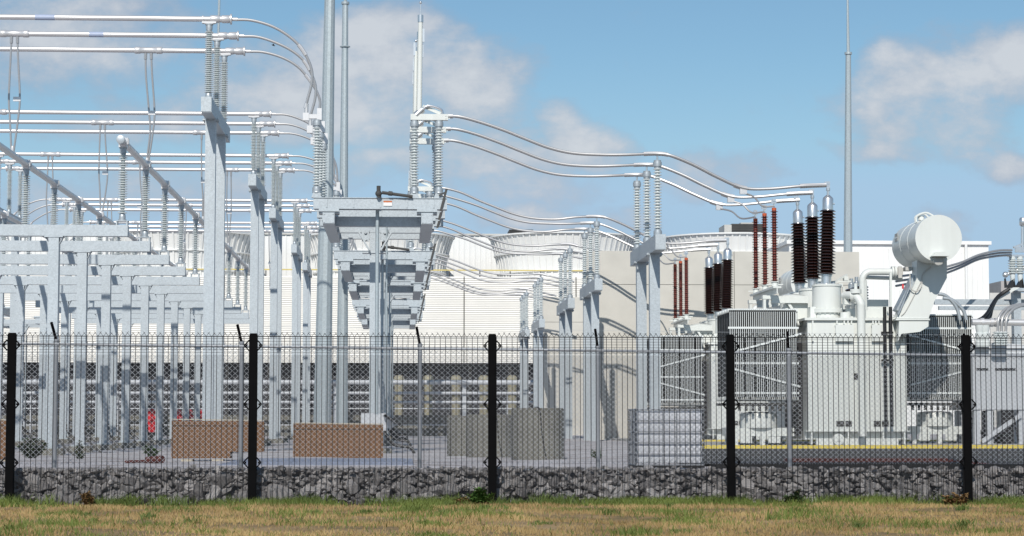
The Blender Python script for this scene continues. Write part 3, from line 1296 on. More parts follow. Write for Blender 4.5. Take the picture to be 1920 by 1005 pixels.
left_px = [(437, 37), (470, 38), (505, 48), (535, 64), (560, 84), (577, 108), (585, 135), (584, 160), (577, 185), (573, 203)]
left_path = [at(x, yy_, YB) for x, yy_ in left_px]
right_px = [(838, 218), (862, 219), (900, 229), (945, 246), (985, 262), (1030, 279), (1075, 289), (1130, 292), (1180, 290), (1231, 288), (1258, 292), (1300, 309), (1345, 332), (1392, 352), (1440, 354), (1500, 349), (1549, 347)]
right_path = [at(x, yy_, YB) for x, yy_ in right_px]
for k in range(5):
    for p in range(3):
        y = BAY[k] + PH[p]
        nm = ('front', 'middle', 'rear')[p]
        t = thing('jumper_cable', (left_path[0][0], y, left_path[0][1]), '%s looping jumper cable from bus tube to switch in the %s bay' % (nm, ORD[k]), 'cable', 'looping jumpers at the bus ends')
        rn = random.Random(k * 3 + p)
        q = [(x + (rn.uniform(-.04, .04) if 1 < i < 8 else 0), y, z) for i, (x, z) in enumerate(left_path)]
        pts = spline(q, 6)
        b = MB()
        b.tube(pts, .042, 8)
        b.build('conductor', M['alu_cable'], t)
        b = MB()
        for i0 in (24,):
            b.tube(pts[i0:i0 + 6], .062, 8)
        b.cyl(pts[-4], pts[-1], .065, n=8)
        b.build('splice', M['alu'], t)
        if k >= 2:
            t2 = dup(t, 0, 0, 0, '%s jumper cable sagging left from the far left bus end, %s bay' % (nm, ORD[k]))
            t2.location.x = 2 * XC['A'] + .1 - t.location.x
            t2.rotation_euler = (0, 0, PI)
            t2['group'] = 'jumpers at the far left bus ends'
        # switch to transformer
        full = k < 2
        t = thing('line_conductor', (right_path[0][0], y, right_path[0][1]), ('%s line conductor sweeping over the %s right support to a transformer bushing' if full else '%s line conductor sweeping from switch to the %s right support') % (nm, ORD[k]), 'cable', 'line conductors on the right')
        q = []
        last = len(right_path) - 1 if full else 12
        ybush = BAY[k] + 2.1 * p
        sag = rn.uniform(-.05, .05)
        for i in range(last + 1):
            x, z = right_path[i]
            f = min(1, max(0, (i - 9) / 7))
            zz = z + (sag if 2 < i < 8 else 0)
            if not full and i > 9:
                zz = right_path[9][1] - .1 * (i - 9) ** 1.3
            q.append((x, y + (ybush - y) * f if full else y, zz))
        for s in (-1, 1):
            tw = []
            for i, (x, yy2, z) in enumerate(q):
                g = .045 if i in (0, 9, last) else .11
                tw.append((x, yy2 + s * g, z + s * .012))
            b = MB()
            b.tube(spline(tw, 6), .044, 8)
            b.build('conductor', M['alu_cable'], t)
        sp = spline(q, 6)
        for i0, i1, rr in ((0, 4, .07), (51, 60, .066)) + (((76, 80, .075), (len(sp) - 7, len(sp), .07)) if full else ()):
            MB().tube(sp[i0:i1], rr, 8).build('sleeve', M['alu'], t)
        if full:
            yt = BAY[k] + 1.65 * p
            n0 = sp[78]
            xt, zt_ = at(1452, 388, YB)
            b = MB()
            b.box(n0[0] - .09, n0[0] + .12, n0[1] - .12, n0[1] + .02, n0[2] - .20, n0[2] - .02)
            b.build('tap_clamp', M['alu'], t)
            b = MB()
            b.tube(spline([(n0[0], n0[1] - .05, n0[2] - .15), (n0[0] + .35, n0[1] * .7 + yt * .3, n0[2] - .28), (n0[0] + .6, n0[1] * .4 + yt * .6, n0[2] - .55), (xt, yt, zt_ + .02)], 6), .028, 8)
            b.build('tap_lead', M['alu_cable'], t)

# ------------------------------------------------------------------ supports on the right
XRS = at(1233, 380, YB)[0]
ZRS = at(1233, 439, 61.3)[1]
rs = bus_support(XRS, ZRS, 'B', 'line_support', 'nearest right-hand line support, twin galvanised posts with three insulators before the concrete wall', 'line supports on the right', s=1.045, pin=at(1231, 289, YB)[1])
for k in range(1, 5):
    dup(rs, 0, BAY[k] - YB, 0, '%s right-hand line support from the camera with three stacked grey insulators' % (ORD[k] if k < 4 else 'farthest'))

# ------------------------------------------------------------------ masts
def mast(px0, py0, px1, py1, Y, r0, r1, label, sides=12, z_top=None, name='lightning_mast'):
    xa, za = at(px0, py0, Y)
    xb, zb = at(px1, py1, Y)
    dx = (xb - xa) / (zb - za)
    z0 = ground_z(xa, Y)
    zt = z_top or zb
    t = thing(name, (xa, Y, z0), label, 'mast', 'steel masts')
    b = MB()
    xbase, xtop = xa + dx * (z0 - za), xa + dx * (zt - za)
    b.cyl((xbase, Y, z0), (xtop, Y, zt), r0, r1, n=sides, rot=.2)
    b.build('shaft', M['galv_mast'], t, ang=12)
    b = MB()
    b.lathe([(r0 + .22, -.1), (r0 + .22, .06), (r0 + .04, .07), (r0 + .04, .1)], (xbase, Y, z0), 16)
    b.build('base_flange', M['galv'], t)
    return t, (xtop, Y, zt)


m1, _ = mast(606, 700, 618.3, 0, 72, .325, .17, 'thick faceted steel mast behind the switch frame, running out of the picture top', z_top=17.5)
m2, tp = mast(641.5, 700, 647.5, 6, 88, .27, .125, 'slimmer faceted steel mast just right of the thickest one, collar at its top')
b = MB()
b.lathe([(.17, -.05), (.17, .05), (.12, .06)], tp, 12)
b.lathe([(.22, -1.9), (.22, -1.86)], tp, 8)
b.cyl(tp, (tp[0], tp[1], tp[2] + 4), .07, .03, n=8)
b.build('mast_tip', M['galv_mast'], m2)
m3, tp = mast(1590, 470, 1590.5, 100, 104, .30, .135, 'faceted steel mast behind the concrete wall above the transformers')
b = MB()
b.lathe([(.19, -.06), (.19, .05), (.10, .06)], tp, 12)
b.cyl(tp, (tp[0], tp[1], tp[2] + 4.2), .085, .035, n=8)
b.build('mast_tip', M['galv_mast'], m3)
m4, tp = mast(406, 200, 411, 0, 86, .07, .05, 'thin rod mast peeking over the nearest tall bus support', sides=8, z_top=19.0)
# ------------------------------------------------------------------ transformer
YT = 61.0
TL = (13.4, YT, 0.0)


def X(px, Y=YT):
    return at(px, 700, Y)[0]


def Z(py, Y=YT, px=1600):
    return at(px, py, Y)[1]


def bushing_mesh():
    b = MB()
    n = 21
    z0, z1 = 0.0, 1.98
    prof = [(.17, z0)]
    p = (z1 - z0) / n
    for i in range(n):
        z = z0 + i * p
        f = 1 - .13 * i / n
        prof += [(.18 * f, z + p * .25), (.275 * f, z + p * .42), (.275 * f, z + p * .58), (.20 * f, z + p * .95)]
    prof.append((.14, z1))
    b.lathe(prof, (0, 0, 0), 22)
    return b.mesh('bushing', M['brown_glaze'], ang=50)


BUSH = bushing_mesh()
b = MB()
b.lathe([(.165, 1.97), (.165, 2.30), (.15, 2.34), (.06, 2.42), (.04, 2.43), (.04, 2.55), (.06, 2.56), (.06, 2.64), (.03, 2.65)], (0, 0, 0), 18)
b.box(-.05, .05, -.02, .02, 2.6, 2.84)
b.box(-.12, .03, -.03, .03, 2.76, 2.83)
b.cyl((.165, -.06, 2.16), (.19, -.07, 2.16), .03, n=8)
BCAP = b.mesh('bushing_cap', M['silver'])
b = MB()
b.lathe([(.21, -.30), (.21, -.27), (.15, -.26), (.15, -.04), (.175, -.03), (.175, .03)], (0, 0, 0), 18)
for i in range(8):
    a = i * PI / 4
    b.cyl((.25 * math.cos(a), .25 * math.sin(a), -.32), (.25 * math.cos(a), .25 * math.sin(a), -.24), .025, n=6)
BFOOT = b.mesh('bushing_foot', M['silver'])


def arrester_mesh():
    b = MB()
    n = 27
    z1 = 2.15
    p = z1 / n
    prof = [(.062, 0)]
    for i in range(n):
        z = i * p
        rr = .118 if i % 2 == 0 else .10
        prof += [(.062, z + p * .35), (rr, z + p * .5), (rr, z + p * .58), (.066, z + p * .72)]
    prof.append((.062, z1))
    b.lathe(prof, (0, 0, 0), 14)
    return b.mesh('surge_arrester', M['red_polymer'], ang=50)


ARR = arrester_mesh()
b = MB()
b.lathe([(.07, 2.15), (.07, 2.23), (.03, 2.235)], (0, 0, 0), 12)
AEND = b.mesh('end_fitting', M['orange_end'])
b = MB()
b.cyl((0, 0, 2.23), (0, 0, 2.42), .025, n=8)
b.box(-.09, .07, -.03, .03, 2.36, 2.44)
b.box(-.05, .05, -.05, .05, 2.42, 2.5)
b.box(-.02, .02, -.08, .08, 2.27, 2.33)
ATOP = b.mesh('line_terminal', M['silver'])


def radiator_mesh(n=33, w=2.02, h=2.72, d=.47):
    b = MB()
    for i in range(n):
        x = w * (i + .5) / n
        t = .0145
        b.box(x - t * .56, x + t * .56, -.03, .018, .1, h - .1)
        b.lathe([(t * 1.9, -.026), (t * 1.9, .026)], (x, .04, h - .03), 8, (1, 0, 0))
    for z in (.06, h - .06):
        b.cyl((-.02, d * .3, z), (w + .05, d * .3, z), .065, n=10)
        b.cyl((-.02, d * .7, z), (w + .05, d * .7, z), .065, n=10)
    return b.mesh('radiator', M['paint_in'], ang=40)


RAD = radiator_mesh()
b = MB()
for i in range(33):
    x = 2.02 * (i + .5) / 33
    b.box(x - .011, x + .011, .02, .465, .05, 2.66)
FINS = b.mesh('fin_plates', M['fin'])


def transformer():
    t = thing('power_transformer', TL, 'near pale grey power transformer with big white drum on top, beside the yellow kerb', 'transformer', 'power transformers on the slabs')
    P = M['paint']
    xl, xr = X(1515), X(1700)
    zt = Z(598)
    y0, y1 = YT, YT + 6.6
    # tank
    b = MB()
    b.box(xl, xr, y0, y1, .42, zt - .05)
    for px in (1524, 1590, 1642, 1694):
        x = X(px)
        b.box(x - .02, x + .02, y0 - .09, y0 - .002, Z(640), zt - .055)
    b.build('tank', P, t)
    b = MB()
    b.box(xl - .10, xr + .10, y0 - .10, y1 + .1, zt - .045, zt + .03)
    for i in range(22):
        x = xl + (xr - xl) * (i + .5) / 22
        b.cyl((x, y0 - .06, zt + .03), (x, y0 - .06, zt + .06), .018, n=6)
    b.build('tank_lid', P, t)
    for pa, pb in ((1566, 1600), (1634, 1662)):
        b = MB()
        b.box(X(pa), X(pb), y0 - .13, y0 - .095, Z(640), Z(609))
        b.box(X(pa), X(pb), y0 - .095, y0 - .003, Z(612), Z(609))
        b.build('lifting_pad', P, t)
        for q in (.1, .5, .9):
            x = X(pa) + (X(pb) - X(pa)) * q
            c = MB()
            c.box(x - .02, x + .02, y0 - .09, y0 - .003, Z(608), zt - .055)
            c.build('gusset', P, t)
    for pa, pb in ((1601, 1609), (1614, 1624), (1567, 1582), (1584, 1596), (1637, 1649), (1652, 1665)):
        za, zb = (700, 712) if pa in (1601, 1614) else (789, 800)
        b = MB()
        b.box(X(pa), X(pb), y0 - .012, y0 - .002, Z(zb), Z(za))
        b.build('nameplate', M['hvac'], t)
    # base
    b = MB()
    b.box(xl - .06, xr + .06, y0 + .25, y1 - .2, .17, .42)
    for x in (xl + .1, X(1590), X(1655), xr - .08):
        b.box(x - .02, x + .02, y0 + .02, y0 + .24, .02, .418)
    b.box(xl - .08, xr + .08, y0 - .02, y0 + .26, .40, .425)
    b.box(xl + .25, xr - .25, y0 + .1, y0 + .24, .0, .2)
    b.build('base_frame', P, t)
    b = MB()
    b.cyl((X(1571), y0 + .0, .17), (X(1571), y0 + .12, .17), .17, n=16)
    b.cyl((X(1571), y0 - .03, .17), (X(1571), y0 + .0, .17), .07, n=10)
    b.build('jacking_lug', P, t)
    # high voltage turrets and bushings
    xb = at(1550, 560, YT + 1.0)[0]
    ztur = Z(533, YT + 1, 1550)
    for i in range(3):
        y = YT + 1.0 + 2.1 * i
        b = MB()
        rr = .44
        b.lathe([(rr * .98, zt + .02), (rr * .98, Z(583) - .02), (rr * 1.15, Z(583) - .015), (rr * 1.15, Z(577)), (rr, Z(577) + .005), (rr * .97, ztur - .08), (rr * 1.03, ztur - .075), (rr * 1.03, ztur - .02), (rr * .8, ztur)], (xb, y, 0), 28)
        for q in range(20):
            a = q * 2 * PI / 20
            b.cyl((xb + rr * 1.08 * math.cos(a), y + rr * 1.08 * math.sin(a), Z(583) - .05), (xb + rr * 1.08 * math.cos(a), y + rr * 1.08 * math.sin(a), Z(577) + .035), .016, n=6)
        b.box(xb - .55, xb - .38, y - .25, y + .25, zt + .02, zt + .4)
        b.build('turret', P, t)
        tilt = R((1.8, .4, -1.0)[i])
        bs = place('bushing', BUSH, t, xb, y, ztur + .28)
        bs.rotation_euler = (R(0), tilt, 0)
        for nm, me in (('bushing_cap', BCAP), ('bushing_foot', BFOOT)):
            place(nm, me, bs, xb, y, ztur + .28)
    # second smaller turret housings between the bushings and the radiators
    b = MB()
    b.box(xl - .35, xl + .35, YT + 1.6, YT + 5.8, zt + .03, zt + .55)
    b.lathe([(.36, 0), (.36, .75), (.40, .76), (.40, .82), (.2, .86)], (xl - .05, YT + 2.2, zt), 20)
    b.lathe([(.36, 0), (.36, .75), (.40, .76), (.40, .82), (.2, .86)], (xl - .05, YT + 4.4, zt), 20)
    b.cyl((xl - .7, YT + .9, zt - .1), (xl + .1, YT + .9, zt - .1), .09, n=12)
    b.lathe([(.15, -.05), (.15, .05)], (xl - .25, YT + .9, zt - .1), 14, (1, 0, 0))
    b.cyl((xl - .2, YT + .8, zt - .5), (xl - .2, YT + .8, zt + .35), .06, n=10)
    b.build('valve_housing', P, t)
    # surge arresters on a bracket
    xa = at(1452, 460, YT + 1)[0]
    za = Z(528, YT + 1, 1452)
    for i in range(3):
        y = YT + 1 + 1.65 * i
        a = place('surge_arrester', ARR, t, xa, y, za)
        place('end_fitting', AEND, a, xa, y, za)
        place('line_terminal', ATOP, a, xa, y, za)
    b = MB()
    b.box(xa - .12, xa + .12, YT + .6, YT + 4.8, za - .22, za - .16)
    b.box(xa - .015, xa + .015, YT + .6, YT + 4.8, za - .38, za - .22)
    for i in range(3):
        y = YT + 1 + 1.65 * i
        b.lathe([(.10, -.16), (.10, -.02), (.14, -.015), (.14, 0), (.05, .001)], (xa, y, za), 12)
        b.box(xa - .25, xa + .25, y - .02, y + .02, za - .1, za - .07)
    b.build('arrester_bracket', P, t)
    for y in (YT + 1.4, YT + 3.9):
        b = MB()
        b.box(xa - .02, xl + .3, y, y + .2, za - .62, za - .40)
        b.box(xa - .3, xa + .15, y - .02, y + .22, za - .5, za - .385)
        b.box(xa - .28, xa - .2, y, y + .2, za - .82, za - .5)
        b.bar((xa + .5, y + .1, za - .62), (xl + .1, y + .1, zt - .05), .08, .08)
        b.build('bracket_arm', P, t)
    # radiators
    for side, x0, yr in ((-1, X(1368), YT), (1, at(1706, 700, 64.5)[0], 64.5)):
        zb = at(1400, 751, yr)[1]
        for k in range(5):
            rd = place('radiator', RAD, t, x0, yr + .05 + k * .48, zb)
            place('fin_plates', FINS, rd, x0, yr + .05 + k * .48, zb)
        b = MB()
        for py in (615, 681, 737):
            b.box(x0 - .03, x0 + 2.07, yr + .012, yr + .034, Z(py, yr) - .03, Z(py, yr) + .03)
        for (pa, qa), (pb, qb) in ((((1368, 662), (1503, 626)), ((1368, 690), (1500, 725))) if side < 0 else (((1706, 628), (1830, 662)), ((1706, 722), (1830, 690)))):
            b.bar((X(pa, yr), yr - .008, Z(qa, yr)), (X(pb, yr), yr - .008, Z(qb, yr)), .02, .055)
        b.build('radiator_strap', M['paint_in'], t)
        b = MB()
        b.box(x0 - .02, x0 + 2.06, yr + .1, yr + 2.45, zb - .14, zb - .06)
        for i in range(10):
            b.cyl((x0 + .1 + i * .2, yr + .1, zb - .14), (x0 + .1 + i * .2, yr + .1, zb - .3), .045, n=8)
        b.build('bottom_header', M['hvac'], t)
        b = MB()
        xc = x0 + 1.0
        b.lathe([(.56, 0), (.56, .36), (.52, .44), (.3, .47)], (xc, yr + .9, zb - .80), 22)
        b.build('fan_housing', P, t)
        b = MB()
        b.box(x0 + .1, x0 + 2.0, yr + .5, yr + 2.2, zb - 1.05, zb - .802)
        for xx in (x0 + .25, x0 + 1.05, x0 + 1.85):
            b.box(xx - .07, xx + .07, yr + .5, yr + .64, .0, zb - 1.05)
            b.box(xx - .07, xx + .07, yr + 2.0, yr + 2.14, .0, zb - 1.05)
        for xx in (x0 + .55, x0 + 1.4):
            b.box(xx - .18, xx + .18, yr + .46, yr + .498, zb - 1.25, zb - 1.06)
        b.build('radiator_stand', P, t)
        b = MB()
        b.tube(spline([(x0 + 1.7, yr + .3, zb - .2), (x0 + 1.75, yr + .25, zb - .6), (x0 + 1.95, yr + .25, zb - .95), (x0 + 2.1, yr + .3, zb - .5)], 5), .02, 6)
        b.build('fan_cable', M['rubber'], t)
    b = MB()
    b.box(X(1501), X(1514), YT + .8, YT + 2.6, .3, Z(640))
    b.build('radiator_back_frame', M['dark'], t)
    # conservator
    Yc = 59.6
    xc, zc = at(1759.5, 447, Yc)
    rc = 44.3 * Yc / FPX
    b = MB()
    prof = [(rc, 0)]
    for q in (.95, 1.9):
        prof += [(rc, q), (rc + .008, q + .005), (rc + .008, q + .04), (rc, q + .045)]
    prof += [(rc, 2.9)]
    b.lathe(prof, (xc, Yc, zc), 48, (0, 1, 0))
    b.cyl((xc - .25, Yc + 1.0, zc + rc - .05), (xc - .25, Yc + 1.0, zc + rc + .08), .1, n=12)
    con = b.build('conservator', P, t, ang=30)
    b = MB()
    b.lathe([(rc + .012, -.012), (rc + .012, .012)], (xc, Yc - .013, zc), 48, (0, 1, 0))
    b.build('end_plate', P, con)
    b = MB()
    b.tube(spline([(xc - .42, Yc + .9, zc + rc - .12), (xc - .40, Yc + .9, zc + rc + .06), (xc - .15, Yc + .8, zc + rc + .15), (xc + .05, Yc + .6, zc + rc + .02)], 5), .035, 8)
    b.tube(spline([(xc - .34, Yc + 1.3, zc + rc - .12), (xc - .33, Yc + 1.3, zc + rc + .09), (xc - .1, Yc + 1.2, zc + rc + .15), (xc + .05, Yc + 1.1, zc + rc - .02)], 5), .03, 8)
    b.build('vent_pipe', P, con)
    b = MB()
    for (u0, w0) in ((2.15, .28), (2.15, .62)):
        a = R(205 - w0 * 60)
        b.box(xc - rc * .985 - .012, xc - rc * .985 + .0, Yc + u0, Yc + u0 + .38, zc + w0 * .4, zc + w0 * .4 + .1)
    b.build('nameplate', M['hvac_side'], con)
    b = MB()
    hx, hz = at(1758, 478, Yc)
    b.prism([(hx - .24, hz - .06), (hx + .26, hz - .06), (hx + .15, hz + .06), (hx - .13, hz + .06)], Yc - .36, Yc - .04)
    con_h = b.build('gauge_hood', P, con)
    b = MB()
    b.lathe([(.15, -.06), (.15, .0), (.13, .01)], (hx, Yc - .12, hz - .16), 18, (0, -1, 0))
    b.build('oil_gauge', M['hvac_side'], con)
    # its support
    ys = 60.55

    def q(px, py):
        x, z = at(px, py, ys)
        return (x, z)
    b = MB()
    b.prism([q(1719, 487), q(1719, 522), q(1703, 558), q(1681, 597), q(1741, 597), q(1752, 565), q(1775.5, 521), q(1775.5, 487)], ys, ys + .03)
    b.prism([q(1721, 470), q(1721, 522), q(1705, 558), q(1683, 596), q(1740, 596), q(1750, 565), q(1773.5, 521), q(1773.5, 470)], ys + .032, ys + .7)
    b.build('conservator_support', P, t)
    b = MB()
    b.prism([q(1679, 597.5), q(1743, 597.5), q(1743, 600.5), q(1679, 600.5)], ys - .04, ys + 2.5)
    b.prism([q(1686, 601), q(1741, 601), q(1741, 612), q(1725, 622), q(1690, 626), q(1684, 640)], ys, ys + 2.4)
    b.build('support_bracket', P, t)
    b = MB()
    b.bar(at3(1708, 530, ys), at3(1683, 590, ys), .02, .22, up=(0, 1, 0))
    b.bar(at3(1716, 520, ys + .6), at3(1683, 585, ys + .6), .5, .22)
    b.build('cable_tray', M['cap'], t)
    # oil pipes
    yp = YT - .22
    b = MB()
    b.tube(spline([(X(1590), yp + .6, Z(553)), (X(1598), yp + .3, Z(553)), (X(1606), yp + .1, Z(557)), (X(1612.5), yp, Z(570)), (X(1613), yp, Z(590)), (X(1613), yp, Z(700)), (X(1613), yp, Z(818))], 8), .118, 14)
    b.lathe([(.20, -.06), (.20, .06)], (X(1601), yp + .25, Z(554)), 16, (1, -.3, 0))
    b.lathe([(.17, 0), (.17, .12), (.05, .14), (.05, .3)], (X(1605), yp + .12, Z(552) + .02), 14)
    b.box(X(1588), X(1597), yp + .45, yp + .75, Z(570), Z(546))
    b.build('oil_pipe', P, t)
    yp = YT + .35
    b = MB()
    b.tube(spline([(X(1624), yp, Z(597)), (X(1624), yp, Z(570)), (X(1624), yp, Z(530)), (X(1626), yp, Z(517)), (X(1634), yp, Z(509)), (X(1650), yp, Z(508)), (X(1683), yp, Z(508))], 8), .10, 12)
    for px in (1681, 1686):
        b.lathe([(.17, -.03), (.17, .03)], (X(px), yp, Z(508)), 14, (1, 0, 0))
    b.cyl((X(1629), yp, Z(580)), (X(1629), yp, Z(524)), .06, n=10)
    b.cyl((X(1630), yp + .3, Z(517)), (X(1704), yp + .3, Z(519)), .06, n=10)
    b.build('conservator_pipe', P, t)
    b = MB()
    b.box(X(1688), X(1700), yp - .1, yp + .25, Z(514), Z(500))
    b.box(X(1703), X(1716), yp - .2, yp + .2, Z(506), Z(499))
    b.box(X(1690), X(1697), yp - .15, yp - .1, Z(520), Z(498))
    b.build('relay_box', M['hvac_side'], t)
    MB().lathe([(.03, 0), (.03, .12), (.015, .14)], (X(1699), yp - .1, Z(540)), 10).build('red_valve', M['red'], t)
    b = MB()
    b.box(X(1670), X(1674), YT - .05, YT + .02, Z(597), Z(511))
    b.build('pipe_post', P, t)
    for px in (1656.5, 1667.5):
        b = MB()
        b.cyl((X(px), YT - .25, Z(800)), (X(px), YT - .25, Z(576)), .052, n=10)
        for py in (624, 676):
            b.box(X(px) - .09, X(px) + .09, YT - .2, YT - .11, Z(py) - .03, Z(py) + .03)
        b.build('conduit', M['rubber'], t)
    b = MB()
    for i in range(3):
        y = YT + 1.9 + i * .75
        b.lathe([(.20, zt + .03), (.20, zt + .55), (.24, zt + .56), (.24, zt + .6)], (X(1643), y, 0), 16)
    b.box(X(1632), X(1690), YT + 1.5, YT + 4.2, zt + .03, Z(556))
    b.build('low_voltage_box', P, t)
    for i in range(3):
        y = YT + 1.9 + i * .75
        b = MB()
        prof = []
        z0 = Z(556) + .02
        for k in range(5):
            prof += [(.14, z0 + k * .085), (.20, z0 + k * .085 + .03), (.20, z0 + k * .085 + .05), (.15, z0 + k * .085 + .08)]
        b.lathe(prof, (X(1645), y, 0), 16)
        lb = b.build('low_voltage_bushing', M['brown_glaze'], t)
        b = MB()
        b.lathe([(.10, z0 + .425), (.10, z0 + .58), (.06, z0 + .60), (.06, z0 + .75)], (X(1645), y, 0), 12)
        b.build('bushing_cap', M['silver'], lb)
    rn = random.Random(4)
    for i in range(7):
        x0_, z0_ = X(1678) + rn.uniform(-.2, .1), Z(592) + rn.uniform(0, .3)
        MB().tube(spline([(x0_, YT + .3, z0_), (x0_ + .15, YT + .28, z0_ - .2 + rn.uniform(-.1, .1)), (x0_ + .4, YT + .2, z0_ - .35)], 5), .014, 6).build('control_cable', M['hvac_side'], t)
    MB().tube(spline([at3(1706, 514, ys - .1), at3(1708, 540, ys - .1), at3(1720, 546, ys - .1), at3(1728, 535, ys - .05), at3(1730, 515, ys - .03), at3(1745, 500, ys - .03)], 6), .018, 6).build('control_cable', M['hvac_side'], t)
    MB().tube(spline([at3(1727, 528, ys - .02), at3(1700, 580, ys - .02), at3(1690, 592, ys - .02)], 6), .016, 6).build('control_cable', M['hvac_side'], t)
    b = MB()
    b.bar((X(1545), YT + .9, Z(545)), (X(1612), YT + 1.6, Z(508)), .05, .05)
    b.bar((X(1560), YT + 2.0, Z(521)), (X(1625), YT + 2.0, Z(519)), .05, .05)
    b.box(X(1592), X(1600), YT + 1.3, YT + 1.5, Z(533), Z(526))
    b.box(X(1600), X(1603), YT + 1.3, YT + 1.36, Z(590), Z(533))
    b.box(X(1604), X(1612), YT + 1.4, YT + 1.6, Z(520), Z(512))
    b.lathe([(.16, 0), (.16, .18), (.05, .2)], (X(1592), YT + .4, zt + .03), 14)
    b.box(X(1596), X(1612), YT + .5, YT + 1.0, zt + .03, Z(577))
    b.build('top_fittings', P, t)
    return t


def at3(px, py, Y):
    x, z = at(px, py, Y)
    return (x, Y, z)


tr = transformer()
dup(tr, 0, BAY[1] - YB, 0, 'rear pale grey transformer, mostly hidden behind the near one, its radiators above the white tote')

# ------------------------------------------------------------------ concrete walls
def wall(x0, x1, y, zt, label):
    z0 = -.35
    t = thing('concrete_wall', ((x0 + x1) / 2, y, z0), label, 'wall', 'concrete fire walls')
    edges = [x0]
    xx = x0
    while xx < x1 - 1.5:
        xx = min(x1, xx + 3.27)
        edges.append(xx)
    zm = zt - 1.45
    for a, c in zip(edges, edges[1:]):
        b = MB()
        b.box(a + .012, c - .012, y, y + .35, z0, zm - .01)
        b.box(a + .012, c - .012, y + .001, y + .351, zm + .01, zt)
        b.build('wall_panel', M['concrete_tan'], t)
    b = MB()
    b.box(x0 + .05, x1 - .05, y + .06, y + .29, z0, zt - .05)
    b.build('joint_filler', M['hvac'], t)
    return t


YW = 89.0
wall(at(1094, 600, YW)[0], at(1613, 600, YW)[0], YW, at(1300, 471, YW)[1], 'long tan concrete fire wall behind the rear transformer')
wall(at(1014, 600, 120)[0], at(1260, 600, 120)[0], 120, at(1050, 557, 120)[1], 'shorter pale concrete fire wall seen left of the long one')

# ------------------------------------------------------------------ cooling tower building
YBD = 150


def zz_(py, Y, px=700):
    return at(px, py, Y)[1]


xL, xR = -50.0, at(1150, 600, YBD)[0]
zg2 = -.35
zs0, zs1 = zz_(680, YBD), zz_(518, YBD)
bt = thing('cooling_tower', ((xL + xR) / 2, YBD, zg2), 'long cream-sided cooling tower block with round ribbed fan stacks behind the yard', 'building')
b = MB()
n = 46
prof = [(YBD + 6, zs0 - .05)]
for i in range(n):
    za = zs0 + (zs1 - zs0) * i / n
    zb = zs0 + (zs1 - zs0) * (i + 1) / n
    prof += [(YBD - .07, za), (YBD - .01, zb - .02)]
prof += [(YBD, zs1), (YBD + 6, zs1)]
vs = [(xL, y, z) for y, z in prof] + [(xR, y, z) for y, z in prof]
m = len(prof)
b.add(vs, [(i, i + 1, m + i + 1, m + i) for i in range(m - 1)])
b.build('siding', M['siding'], bt, ang=20)
for xj in (at(870, 600, YBD)[0], at(420, 600, YBD)[0], at(1080, 600, YBD)[0]):
    b = MB()
    b.box(xj - .03, xj + .03, YBD - .10, YBD - .03, zs0, zs1)
    b.build('siding_joint', M['hvac'], bt)
b = MB()
b.box(xL, xR, YBD + 1.2, YBD + 6, zg2, zs0 - .06)
b.build('air_louvre', M['louvre'], bt)
xx = xL
while xx < xR:
    MB().box(xx - .10, xx + .10, YBD + .3, YBD + .6, zg2, zs0 - .06).build('louvre_post', M['hvac'], bt)
    xx += 2.9
# deck, railing
zr_ = zz_(506, YBD)
b = MB()
b.box(xL, xR, YBD - .04, YBD + .04, zr_ - .045, zr_ + .045)
b.build('hand_rail', M['yellow_rail'], bt)
for i in range(30):
    x = xL + .8 + i * 2.2
    if x < xR:
        MB().box(x - .04, x + .04, YBD - .03, YBD + .03, zs1, zr_ - .07).build('rail_post', M['hvac'], bt)
b = MB()
b.box(xL, xR, YBD + 12, YBD + 13, zs1 - 1, zz_(441, YBD + 12))
xx = xL
while xx < xR:
    b.box(xx - .05, xx + .05, YBD + 11.94, YBD + 11.998, zs1 - 1, zz_(442, YBD + 12))
    xx += .42
b.build('upper_wall', M['white_wall'], bt)
b = MB()
b.box(xL - .2, xR + .2, YBD + 11.85, YBD + 13.1, zz_(441, YBD + 12) + .003, zz_(437.5, YBD + 12))
b.build('wall_coping', M['hvac_side'], bt)
YS = YBD + 6.2
for pxc, tone in ((345, 0), (712, 1), (1056, 0), (1372, 1)):
    xc = at(pxc, 500, YS)[0]
    zt_ = zz_(446, YS)
    z0_ = zs1 - .6
    hh = zt_ - z0_
    rr = 5.5
    f = lambda s: rr * (.87 + .13 * s * s)
    prof = [(f(i / 8), z0_ + hh * i / 8) for i in range(9)]
    n = 60
    b = MB()
    vs, fs = [], []
    for r_, z in prof:
        for i in range(n):
            a = 2 * PI * i / n
            vs.append((xc + r_ * math.cos(a), YS + r_ * math.sin(a), z))
    for k in range(8):
        for i in range(n):
            j = (i + 1) % n
            fs.append((k * n + i, k * n + j, (k + 1) * n + j, (k + 1) * n + i))
    b.add(vs, fs)
    nr = 64
    for i in range(nr):
        a = 2 * PI * (i + .5) / nr
        if math.sin(a) > .35:
            continue
        for k in range(8):
            r0, z0 = prof[k]
            r1, z1 = prof[k + 1]
            ca, sa = math.cos(a), math.sin(a)
            b.bar((xc + (r0 + .05) * ca, YS + (r0 + .05) * sa, z0), (xc + (r1 + .05) * ca, YS + (r1 + .05) * sa, z1), .06, .12, up=(-sa, ca, 0))
    st = b.build('fan_stack', M['white_wall'], bt, ang=60)
    b = MB()
    for k in (8, 5.2, 2.4):
        s = k / 8
        r_, z = f(s), z0_ + hh * s
        b.lathe([(r_ - .02, -.07), (r_ + .16, -.05), (r_ + .16, .05), (r_ - .02, .07)], (xc, YS, z), 60)
    # open ring: drop the end caps
    b.f = [q for q in b.f if len(q) == 4]
    b.build('stack_rings', M['white_wall'], st)
